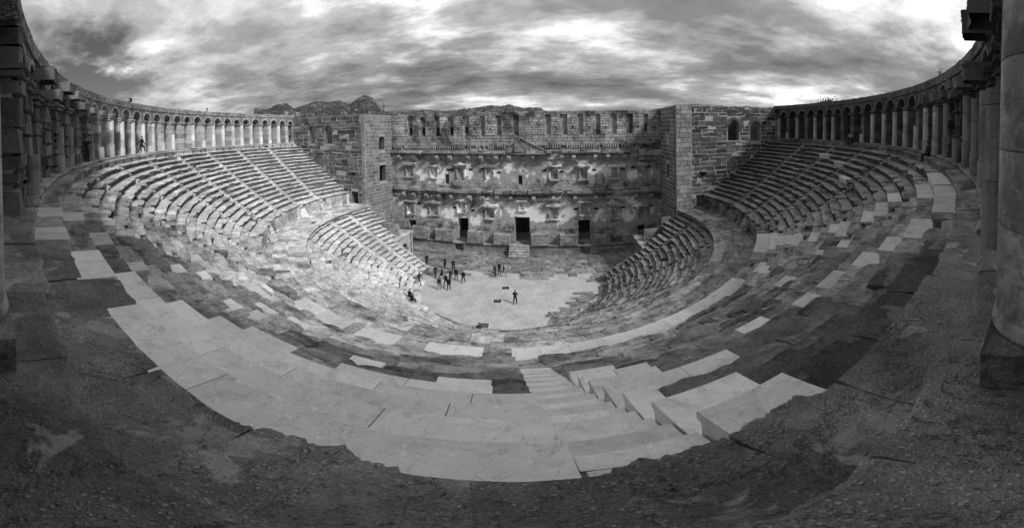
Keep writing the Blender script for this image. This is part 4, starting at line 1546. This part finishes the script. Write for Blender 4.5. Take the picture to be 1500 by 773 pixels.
# ================================================================== SIDE TOWERS
def tower(label, side):
    root = root_thing('side_tower', label, 'tower')
    s = side
    ZT = 21.6 if s < 0 else 21.95
    mort, tb = (.33 if s < 0 else .42), (.095 if s < 0 else .085)
    if s < 0:
        corner = (-21.68, 5.0)
        wins = [(-32.97, -31.52, 17.17, 20.1, 'arch'), (-29.51, -27.87, 17.19, 20.12, 'arch'), (-24.36, -23.09, 7.7, 9.87)]
        ufun = lambda x: x - corner[0]
        FF = Frame((corner[0], 5.0, 0), (-1, 0, 0), (0, -1, 0))
        far = (-21.0, 12.35)
        side_w = [(3.5, 5.0, 16.1, 18.2), (3.5, 5.3, 11.07, 13.66)]
        ext = 16.5
    else:
        corner = (20.7, 5.0)
        wins = [(28.47, 30.37, 17.07, 20.02, 'arch'), (32.23, 34.05, 16.98, 19.92, 'arch'), (23.58, 24.8, 7.7, 9.74)]
        FF = Frame((corner[0], 5.0, 0), (1, 0, 0), (0, -1, 0))
        far = (20.75, 12.35)
        side_w = [(3.0, 3.8, 17.0, 18.9), (3.0, 4.0, 11.8, 13.9)]
        ext = 17.2
    ops = []
    for o in wins:
        u0, u1 = sorted((abs(o[0] - corner[0]), abs(o[1] - corner[0])))
        ops.append((u0, u1) + tuple(o[2:]))
    WF = 17.5
    mb = MB()
    wall_core(mb, Frame(FF.p(0, -.03, 0), FF.u, FF.n), 0, WF, -.3, ZT, .75, ops, .15)
    wall_core(mb, FF, 0, WF, -.3, ZT + .004, .025, ops, mort)
    mb.build('front_wall', M_MORT, root)
    items = []
    cl = []
    for o in ops:
        if len(o) > 4:
            pass
        cl.append(o[:4])
    pil = [(0, 2.25, 8.4, ZT)] if s > 0 else [(0, .62, 6, ZT)]
    for (u0, u1, z0, z1) in courses(0, WF, 6.0, ZT - .02, cl + pil, (.44, .74), (.55, 1.9), .1):
        if random.random() < .02:
            continue
        q = MB()
        lowp = max(0, (11.5 - z0) / 5)
        fbox(q, FF, u0, u1, -.05, random.uniform(.005, .075), z0, z1, tb * random.uniform(.5, 1.7) * (1 + .5 * lowp), .05, .02)
        items.append((q, None))
    if s > 0:
        for (u0, u1, z0, z1) in courses(0, 2.25, 6.0, ZT, [], (.55, .66), (.7, 1.3), .03):
            q = MB()
            fbox(q, FF, u0, u1, -.05, random.uniform(.16, .2), z0, z1, .30 * random.uniform(.75, 1.25), .012, .012)
            items.append((q, None))
    else:
        for (u0, u1, z0, z1) in courses(0, .6, 6.0, ZT, [], (.55, .66), (.5, .7), .03):
            q = MB()
            fbox(q, FF, u0, u1, -.05, random.uniform(.06, .09), z0, z1, .27 * random.uniform(.75, 1.25), .012, .012)
            items.append((q, None))
    # arch stones over the windows
    for o in ops:
        if len(o) > 4:
            hw, uc = (o[1] - o[0]) / 2, (o[0] + o[1]) / 2
            zs_ = o[3] - hw
            nv = 9
            for i in range(nv):
                t0, t1 = PI * (i + .05) / nv, PI * (i + .95) / nv
                poly = [(uc + (hw + e) * math.cos(t), zs_ + (hw + e) * math.sin(t)) for t, e in ((t0, .01), (t1, .01), (t1, .42), (t0, .42))]
                q = MB()
                fprism(q, FF, poly, -.05, .085, tb * random.uniform(.9, 1.8))
                items.append((q, None))
    emit_blocks(root, 'wall_stone', items, M_WALL, 270, lambda it: seen_size(it[0]))
    # inner side wall facing across the stage
    d = Vector((far[0] - corner[0], far[1] - corner[1], 0))
    L = ext - 5.0
    nrm = (1, 0, 0) if s < 0 else (-1, 0, 0)
    FI = Frame((corner[0], 5.0, 0), d, Vector((d.y, -d.x, 0)) * (1 if s < 0 else -1))
    mb = MB()
    wall_core(mb, Frame(FI.p(0, -.03, 0), FI.u, FI.n), .8, L, -.3, ZT - .003, .8, side_w, .13)
    wall_core(mb, FI, .005, L, -.3, ZT - .003, .025, side_w, mort)
    mb.build('inner_wall', M_MORT, root)
    items = []
    for (u0, u1, z0, z1) in courses(.02, L, 2.0, ZT - .02, side_w, (.5, .62), (.7, 1.4), .08):
        q = MB()
        fbox(q, FI, u0, u1, -.05, random.uniform(.02, .05), z0, z1, (.17 if s < 0 else .14) * random.uniform(.7, 1.4), .018, .018)
        items.append((q, None))
    rest = MB()
    for it in items:
        rest.merge(it[0])
    rest.build('inner_wall_stones', M_WALL, root, kind='stuff')
    # outer and rear walls, so the tower stands as a roofless box
    mb = MB()
    x_out = s * (abs(corner[0]) + WF)
    box(mb, min(x_out, x_out - s * 1.2), max(x_out, x_out - s * 1.2), 6.31, ext, -.5, ZT - .4, .13)
    xi = s * (abs(corner[0]) + 1.4)
    xa, xb = sorted((xi, x_out - s * 1.21))
    zsill = 16.6
    box(mb, xa, xb, ext - 1.2, ext - .01, -.5, zsill, .13)
    xw0, xw1 = sorted((s * 33.0, s * 34.6))
    box(mb, xa, xw0 if s > 0 else xw0, ext - 1.2, ext - .01, zsill + .002, ZT - .5, .13)
    box(mb, xw1, xb, ext - 1.2, ext - .01, zsill + .002, ZT - .5, .13)
    box(mb, xa, xb, 6.32, ext - 1.21, 7.2, 7.4, .13)
    mb.build('rear_wall', M_RUB, root)
    # ragged coping
    u = 0.05
    while u < WF - .3:
        v = u + random.uniform(.5, 1.3)
        if random.random() < .7:
            mb = MB()
            fbox(mb, FF, u, min(v, WF) - .02, -1.1, -.05, ZT, ZT + random.uniform(.03, .16), tb * random.uniform(.8, 1.6), .02)
            mb.build('coping_stone', M_WALL, root)
        u = v
    # small bracket or socket on the front
    mb = MB()
    ub = abs(24.7 - 20.7) if s > 0 else abs(-23.85 + 21.68)
    fbox(mb, FF, ub - .5, ub + .5, 0, .4, 12.9, 13.1, .2, .03)
    fbox(mb, FF, ub - .4, ub + .4, 0, .07, 12.35, 12.88, .04, .03)  # near-black plate painting the dark of the socket
    mb.build('bracket', M_WALL, root)
    return root


tower('block-built tower left of the stage, rising behind the paler seats', -1)
tower('dark block-built tower right of the stage with a pale corner pilaster', 1)


# ================================================================== SIDE PASSAGES AND RAMPS at the ends of the lower tier
def passage(label, s):
    root = root_thing('vaulted_passage', label, 'passage')
    x0, x1 = sorted((s * 15.6, s * 20.8))
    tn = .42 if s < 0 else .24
    FX = Frame((s * 15.6, 2.2, 0), (0, 1, 0), (-s, 0, 0))
    mb = MB()
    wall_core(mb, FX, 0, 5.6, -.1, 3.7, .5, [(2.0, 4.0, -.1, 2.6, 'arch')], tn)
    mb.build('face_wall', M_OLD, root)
    mb = MB()
    for i in range(3):
        fbox(mb, FX, .0 + 1.87 * i, 1.86 + 1.87 * i, -.45, .18, 3.7, 3.84, tn * 1.1, .008)
        fbox(mb, FX, .0 + 1.87 * i, 1.86 + 1.87 * i, -.45, .26, 3.842, 3.99, tn * 1.2, .01)
    for q in (.15, 1.6, 4.1, 5.3):
        fbox(mb, FX, q, q + .28, 0, .1, 0, 3.69, tn * 1.15, .0)
    mb.build('cornice', M_OLD, root)
    items = []
    for i in range(6):
        for j in range(4):
            q = MB()
            a, b = x0 + (x1 - x0) * i / 6, x0 + (x1 - x0) * (i + 1) / 6
            c, d = 2.2 + 5.6 * j / 4, 2.2 + 5.6 * (j + 1) / 4
            if s < 0 and i == 5 or s > 0 and i == 0:
                if s < 0:
                    b -= .45
                else:
                    a += .45
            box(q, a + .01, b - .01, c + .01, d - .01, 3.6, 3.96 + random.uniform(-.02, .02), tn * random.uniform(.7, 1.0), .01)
            q.build('roof_slab', M_OLD, root)
    mb = MB()
    box(mb, x0 + .3, x1, 7.3, 7.8, -.1, 3.55, tn * .7)
    box(mb, min(s * 20.6, s * 21.2), max(s * 20.6, s * 21.2), 2.2, 7.8, -.1, 3.55, tn * .5)
    # end wall of the seats above the platform
    box(mb, *sorted((s * 16.2, s * 19.0)), 4.75, 5.0, 3.99, 5.6, tn * .9)
    box(mb, *sorted((s * 18.6, s * 21.0)), 4.95, 5.2, 3.99, 7.0, tn * .8)
    mb.build('side_wall', M_OLD, root)
    return root


passage('pale vaulted side passage with an arched doorway beside the sunlit lower seats', -1)
passage('shaded flat-roofed side passage at the right end of the stage', 1)


def ramp_wall(label, s):
    root = root_thing('ramp_parapet', label, 'parapet')
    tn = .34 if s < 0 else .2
    A, B = Vector((s * 17.1, 2.75, 4.75)), Vector((s * 11.0, 2.05, 1.15))
    n = 6
    d = (B - A)
    perp = Vector((-d.y, d.x, 0)).normalized() * .2
    for i in range(n):
        p, q = A + d * (i / n), A + d * ((i + .985) / n)
        mb = MB()
        vs = []
        for c in (p, q):
            for o, z in ((-perp, -1.1), (perp, -1.1), (perp, 0), (-perp, 0)):
                vs.append((c.x + o.x, c.y + o.y, max(c.z + z, -.1)))
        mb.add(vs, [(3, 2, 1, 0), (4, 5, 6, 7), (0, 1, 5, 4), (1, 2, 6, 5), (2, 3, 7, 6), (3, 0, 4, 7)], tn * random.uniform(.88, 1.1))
        mb.build('coping_stone', M_OLD, root)
    return root


ramp_wall('sloping pale stone parapet down the left end of the lower seats', -1)
ramp_wall('sloping grey stone parapet down the right end of the lower seats', 1)


# ================================================================== PEOPLE
def person(label, loc, face, pose='walk', stride=.3, top='dark', height=1.75, group=None, bottom='dark', arm=None):
    root = root_thing('person', label, 'person', loc, 0, group)
    V, E, rad, reg = [], [], [], []

    def v(p, r, g, par=None):
        V.append(Vector(p))
        rad.append(r if isinstance(r, tuple) else (r, r))
        reg.append(g)
        if par is not None:
            E.append((par, len(V) - 1))
        return len(V) - 1
    sit = pose == 'sit'
    hz = .95 if not sit else .16
    lean = .04 if pose == 'walk' else (.12 if sit else 0.0)
    if pose == 'climb':
        hz, lean = .84, .12
    pel = v((0, 0, hz), (.155, .12), 'top')
    sp = v((0, lean * .4, hz + .2), (.145, .115), 'top', pel)
    ch = v((0, lean * .8, hz + .4), (.175, .125), 'top', sp)
    nb = v((0, lean, hz + .53), (.075, .07), 'top', ch)
    nk = v((0, lean + .015, hz + .6), (.055, .055), 'skin', nb)
    hd = v((0, lean + .035, hz + .69), (.078, .092), 'skin', nk)
    cr = v((0, lean + .02, hz + .765), (.062, .07), 'skin', hd)
    v((0, lean + .135, hz + .675), (.012, .016), 'skin', hd)
    for s in (-1, 1):
        v((s * .088, lean + .02, hz + .68), (.012, .02), 'skin', hd)
        sh = v((s * .165, lean * .9, hz + .455), (.072, .072), 'top', ch)
        sw = s * stride * .7 if pose != 'stand' else .03
        if arm == 'camera':
            el = v((s * .26, .1, hz + .25), (.052, .052), 'top', sh)
            wr = v((s * .1, .27, hz + .6), (.033, .033), 'skin', el)
            pm = v((s * .075, .3, hz + .655), (.026, .035), 'skin', wr)
            fd = Vector((-s * .5, .3, .6)).normalized()
        elif sit or arm == 'folded':
            el = v((s * .25, .06, hz + .2), (.052, .052), 'top', sh)
            wr = v((s * .12, .27, hz + .14), (.034, .034), 'top', el)
            pm = v((s * .06, .33, hz + .13), (.03, .026), 'skin', wr)
            fd = Vector((-s * .7, .5, -.1)).normalized()
        elif arm == 'point' and s == 1:
            el = v((.4, .05, hz + .33), (.052, .052), 'top', sh)
            wr = v((.6, .12, hz + .25), (.034, .034), 'top', el)
            pm = v((.67, .14, hz + .22), (.034, .026), 'skin', wr)
            fd = Vector((.9, .2, -.3)).normalized()
        else:
            out_ = .1 if pose == 'climb' else 0
            el = v((s * (.222 + out_), -sw * .35, hz + .2), (.054, .054), 'top', sh)
            wr = v((s * (.235 + out_ * 1.5), -sw * .9 + .06, hz - .04), (.036, .036), 'top', el)
            pm = v((s * (.235 + out_ * 1.5), -sw + .08, hz - .12), (.026, .036), 'skin', wr)
            fd = Vector((0, .15, -1)).normalized()
        side = fd.cross(Vector((1, 0, 0) if abs(fd.x) < .8 else (0, 0, 1))).normalized()
        for q in range(4):
            b = V[pm] + side * (-.027 + .018 * q) + fd * .045
            ln = (.055, .065, .062, .048)[q]
            f1 = v(b, (.009, .009), 'skin', pm)
            f2 = v(b + fd * ln * .5 + Vector((-s * .008, .008, 0)), (.0085, .0085), 'skin', f1)
            v(b + fd * ln + Vector((-s * .025, .02, 0)), (.0075, .0075), 'skin', f2)
        t1 = v(V[pm] - side * .04 + fd * .01, (.010, .010), 'skin', pm)
        v(V[t1] - side * .012 + fd * .035, (.009, .009), 'skin', t1)
        # leg
        hp = v((s * .095, 0, hz - .06), (.105, .11), 'leg', pel)
        if sit:
            kn = v((s * .12, .44, hz + .06), (.072, .072), 'leg', hp)
            an = v((s * .12, .46, hz - .34), (.048, .048), 'leg', kn)
            v((s * .13, .62, hz - .40), (.042, .034), 'shoe', v((s * .12, .47, hz - .39), (.045, .04), 'shoe', an))
        elif pose == 'climb':
            if s == 1:
                kn = v((.26, .16, .50), (.074, .074), 'leg', hp)
                an = v((.36, -.02, .08), (.048, .048), 'leg', kn)
                v((.42, .14, .03), (.042, .034), 'shoe', v((.37, -.03, .04), (.045, .04), 'shoe', an))
            else:
                kn = v((-.26, .22, .62), (.074, .074), 'leg', hp)
                an = v((-.36, .16, .22), (.048, .048), 'leg', kn)
                v((-.42, .32, .17), (.042, .034), 'shoe', v((-.36, .15, .18), (.045, .04), 'shoe', an))
        else:
            st = s * stride
            kn = v((s * .105, st * .5 + .05, .5), (.075, .075), 'leg', hp)
            an = v((s * .11, st - (.04 if s < 0 else 0), .09 + (.05 if s < 0 and stride > .1 else 0)), (.048, .048), 'leg', kn)
            hl = v((V[an].x, V[an].y - .02, V[an].z - .05), (.045, .04), 'shoe', an)
            v((V[an].x + s * .02, V[an].y + .16, max(V[an].z - .06, .03)), (.042, .032), 'shoe', hl)
    k = height / 1.75
    me = bpy.data.meshes.new('body_src')
    me.from_pydata([p * k for p in V], E, [])
    ob = bpy.data.objects.new('body_src', me)
    col.objects.link(ob)
    md = ob.modifiers.new('skin', 'SKIN')
    md.use_smooth_shade = True
    md.branch_smoothing = .6
    for i, sv in enumerate(me.skin_vertices[0].data):
        sv.radius = (rad[i][0] * k, rad[i][1] * k)
        sv.use_root = (i == 0)
    ob.modifiers.new('sub', 'SUBSURF').levels = 1
    dg = bpy.context.evaluated_depsgraph_get()
    ev = ob.evaluated_get(dg)
    bm_ = bpy.data.meshes.new_from_object(ev)
    bpy.data.objects.remove(ob)
    bm_.name = 'body'
    mats = {'top': 0, 'skin': 1, 'leg': 2, 'shoe': 3}
    tm = {'dark': M_CLOTH, 'pale': M_PALE, 'grey': M_TROUS}
    bm_.materials.clear()
    for m in (tm[top], M_SKIN, tm[bottom] if bottom != 'dark' else M_CLOTH, M_SHOE):
        bm_.materials.append(m)
    pts = [p * k for p in V]
    for pl in bm_.polygons:
        c = pl.center
        best = min(range(len(pts)), key=lambda i: (pts[i] - c).length_squared / (max(rad[i]) ** .7))
        pl.material_index = mats[reg[best]]
        pl.use_smooth = True
    body = bpy.data.objects.new('body', bm_)
    col.objects.link(body)
    body.parent = root
    # hair cap
    hm = MB()
    hc = V[hd] * k + Vector((0, -.012, .035))
    rows, cols = 6, 14
    for i in range(rows + 1):
        t = PI * .56 * i / rows
        for j in range(cols):
            u = 2 * PI * j / cols
            fr = math.sin(u) > .3
            tt = t * (.72 if fr else 1.15)
            hm.v.append((hc.x + .09 * k * math.sin(tt) * math.cos(u), hc.y + .108 * k * math.sin(tt) * math.sin(u), hc.z + .085 * k * math.cos(tt)))
            hm.t.append(.03)
    for i in range(rows):
        for j in range(cols):
            a, b = i * cols + j, i * cols + (j + 1) % cols
            hm.f.append((a, b, b + cols, a + cols))
    hm.build('hair', M_HAIR, root, smooth=True)
    root.rotation_euler = (0, 0, -R(face))
    return root


G1 = 'visitors walking on the orchestra floor'
ppl = [
    ((-11.91, 4.49, .02), 150, 'walk', .22, 'dark', 'person in black walking alone on the paving behind the left ramp', 'dark', None),
    ((-9.23, 4.19, .02), 150, 'walk', .3, 'dark', 'person in black with one arm held out, farthest back of the walking group', 'dark', 'point'),
    ((-7.94, 3.8, .02), 165, 'walk', .2, 'dark', 'person in an open dark jacket at the back right of the walking group', 'dark', None),
    ((-9.29, 1.0, .006), 140, 'walk', .3, 'dark', 'person in a black coat striding at the left rear of the walking group', 'grey', None),
    ((-8.3, .64, .006), 240, 'walk', .36, 'dark', 'person in black striding sideways in the middle of the walking group', 'dark', None),
    ((-7.2, -1.06, .006), 200, 'walk', .22, 'dark', 'person in black half hidden behind the front walker', 'dark', None),
    ((-7.21, .47, .006), 150, 'walk', .25, 'dark', 'broad person in a dark jacket at the centre of the walking group', 'grey', 'point'),
    ((-6.69, 1.12, .006), 185, 'walk', .12, 'dark', 'person in a long black coat second from the right of the walking group', 'dark', None),
    ((-5.62, .51, .006), 185, 'walk', .2, 'dark', 'stout person in black, rightmost of the walking group', 'dark', None),
    ((-7.59, -2.19, .006), 180, 'walk', .1, 'dark', 'person in a dark jumper and grey trousers at the front left of the walking group', 'pale', None),
    ((-6.55, -1.93, .006), 180, 'walk', .15, 'dark', 'person in a long black coat leading the walking group', 'dark', None),
    ((-10.12, -2.02, .25), 110, 'walk', .38, 'grey', 'person in a grey jacket stepping along the curb beside the left seats', 'dark', None),
    ((-2.4, 3.13, .02), 120, 'stand', .03, 'grey', 'person in grey, left one of the three standing talking', 'grey', None),
    ((-1.97, 3.87, .02), 190, 'stand', .05, 'dark', 'person in black, middle one of the three standing talking', 'dark', None),
    ((-1.29, 3.25, .006), 240, 'walk', .25, 'dark', 'person in black with grey trousers, right one of the three standing talking', 'pale', None),
    ((1.04, -3.88, .006), 10, 'walk', .15, 'dark', 'lone person in black walking with folded arms across the open orchestra', 'dark', 'folded'),
]
for (loc, face, pose, st, top, lab, bot, arm) in ppl:
    person(lab, loc, face, pose, st, top, 1.78, G1 if loc[0] < -5 else None, bot, arm)


def tread_z(r):
    for k in range(1, 18):
        if RU[k] <= r < RU[k - 1]:
            return ZU[k]
    return ZF if r >= 36.74 else ZU[0]


def seatL(r):
    j = math.ceil((22 - r) / .625)
    return 7.94 - .385 * j


pr = math.hypot(-26.76, -26.35)
person('person in black striding across the sunlit upper seats on the left', (-26.4, -26.0, tread_z(math.hypot(26.4, 26.0)) + .01), 60, 'climb', .3, 'dark', 1.75)
ph_ = P(36.9, 205.8, ZF)
person('photographer in black standing with raised camera at the foot of the left gallery', ph_, 75, 'stand', .04, 'dark', 1.72, None, 'dark', 'camera')
cmb = MB()
box(cmb, -.07, .07, -.035, .035, -.045, .045, .02)
box(cmb, -.03, .03, -.03, .02, .045, .07, .02)
lathe(cmb, [(.035, .0), (.037, .06), (.034, .1)], 16, .02)
co = cmb.build('body', M_PLAST)
hdp = Vector(ph_) + Matrix.Rotation(-R(75), 3, 'Z') @ Vector((0, .21, 1.60))
cr_ = root_thing('camera', 'small black camera held up by the photographer under the left gallery', 'camera', hdp, -R(75))
co.parent = cr_
for (x, y, f, lab, top) in [(-8.78, -7.41, 20, 'person in black seated on the low rows left of the orchestra, upper of the pair', 'dark'), (-8.18, -8.23, 30, 'person in black seated on the low rows left of the orchestra, lower of the pair', 'dark')]:
    r = math.hypot(x, y)
    person(lab, (x, y, max(seatL(r), .6) + .0), f, 'sit', 0, top, 1.75, 'visitors sitting on the lower rows', 'dark')
p_ = P(36.3, 109.9, 17.22)
person('person in black seated below the dark right-hand arcade, left of a pair', p_, 280, 'sit', 0, 'dark', 1.75, 'visitors sitting under the right gallery', 'dark')
p_ = P(36.3, 111.0, 17.22)
person('person in black seated below the dark right-hand arcade, right of a pair', p_, 285, 'sit', 0, 'dark', 1.75, 'visitors sitting under the right gallery', 'dark')
p_ = P(36.4, 139.2, 17.22)
person('person in black seated before the near right-hand columns', p_, 310, 'sit', 0, 'dark', 1.7, None, 'dark')
person('small crouching visitor in grey on the curb at the front of the orchestra', P(10.75, 185.4, .66), 0, 'sit', 0, 'grey', 1.6, None, 'pale')


# ================================================================== SMALL THINGS ON THE PARAPETS
def at_ring(a, r, z):
    return P(r, a, z)


o = root_thing('floodlight', 'small dark box lamp standing on the left parapet', 'lamp', at_ring(222.8, 37.4, 22.24), R(20))
q = MB()
box(q, -.16, .16, -.05, .22, .14, .52, .05, .01)
box(q, -.05, .05, .02, .12, 0, .14, .05)
q.build('housing', M_IRON, o)
q = MB()
box(q, -.13, .13, -.062, -.052, .18, .48, .3)
q.build('glass', M_NEW, o)
bird = root_thing('bird', 'small dark bird perched on the left parapet near the tower', 'bird', at_ring(249.0, 37.4, 22.26), R(70))
q = MB()
lathe(q, [(.001, -.2), (.05, -.16), (.09, -.05), (.1, .05), (.07, .15), (.06, .2), (.055, .26), (.03, .3), (.001, .33)], 12, .02)
q.v = [(x, y * 1.0 + z * -.45, z * .9 + .3) for x, y, z in q.v]
box(q, -.03, .03, .06, .3, .06, .1, .02)
box(q, -.04, -.025, -.01, .01, 0, .15, .02)
box(q, .025, .04, -.01, .01, 0, .15, .02)
box(q, -.012, .012, -.26, -.18, .52, .545, .03)
q.build('body', M_CLOTH, bird, smooth=False)

sprout = root_thing('plant', 'dry sprig growing from the top of the right parapet', 'plant', at_ring(138.4, 37.2, 22.2))
q = MB()
random.seed(5)
for i in range(5):
    t = random.uniform(0, 6.28)
    l_ = random.uniform(.3, .6)
    tx, ty = math.cos(t) * .12, math.sin(t) * .12
    q.add([(-.015, 0, 0), (.015, 0, 0), (tx + .01, ty, l_), (tx - .01, ty, l_), (0, .02, 0)], [(0, 1, 2, 3), (1, 4, 2), (4, 0, 3)], .04)
    for j in range(6):
        f = random.uniform(.4, 1)
        c = Vector((tx * f, ty * f, l_ * f))
        d_ = Vector((random.uniform(-1, 1), random.uniform(-1, 1), random.uniform(-.3, 1))) * .07
        e_ = Vector((random.uniform(-1, 1), random.uniform(-1, 1), random.uniform(-1, 1))) * .03
        q.add([tuple(c), tuple(c + d_ + e_), tuple(c + d_ * 1.8), tuple(c + d_ - e_)], [(0, 1, 2, 3)], .05)
q.build('foliage', M_LEAF, sprout)


def tree(loc, h, cr, label, n, seed):
    random.seed(seed)
    t = root_thing('tree', label, 'tree', loc)
    q = MB()
    for i in range(6):
        f = i / 5
        rr = .35 * (1 - .6 * f)
        for j in range(8):
            u = 2 * PI * j / 8
            q.v.append((rr * math.cos(u) + .2 * math.sin(f * 3), rr * math.sin(u), h * .75 * f))
            q.t.append(.1)
    for i in range(5):
        for j in range(8):
            a, b = i * 8 + j, i * 8 + (j + 1) % 8
            q.f.append((a, b, b + 8, a + 8))
    q.build('trunk', M_BARK, t)
    q = MB()
    cl_ = []
    for i in range(10):
        u = random.uniform(0, 2 * PI)
        rr = random.uniform(.3, 1) * cr
        cl_.append(Vector((rr * math.cos(u), rr * math.sin(u), h * random.uniform(.72, .97))))
    for i in range(n):
        c = random.choice(cl_)
        d = Vector((random.gauss(0, .4), random.gauss(0, .4), random.gauss(0, .28))) * cr * .8
        p = c + d
        a = Vector((random.uniform(-1, 1), random.uniform(-1, 1), random.uniform(-1, 1))).normalized() * random.uniform(.1, .22)
        b = a.cross(Vector((random.uniform(-1, 1), random.uniform(-1, 1), random.uniform(-1, 1)))).normalized() * random.uniform(.05, .1)
        q.add([tuple(p - a), tuple(p + b), tuple(p + a), tuple(p - b)], [(0, 1, 2, 3)], .06)
    q.build('crown', M_LEAF, t)
    return t


tree((44.5, .2, 10.0), 13.6, 1.7, 'bushy dark tree top showing above the right parapet', 2600, 3)
tree((33.6, 24.5, -.7), 20.6, 3.0, 'loose leafy tree seen through the right tower windows', 2600, 4)

mast = root_thing('radio_mast', 'thin dark mast standing on the far hills', 'mast', (EYE.x - .50 * 2600, EYE.y + .8655 * 2600, 130))
q = MB()
box(q, -2.2, 2.2, -2.2, 2.2, 0, 95, .05)
box(q, -.9, .9, -.9, .9, 95, 120, .05)
q.build('mast_shaft', M_IRON, mast)
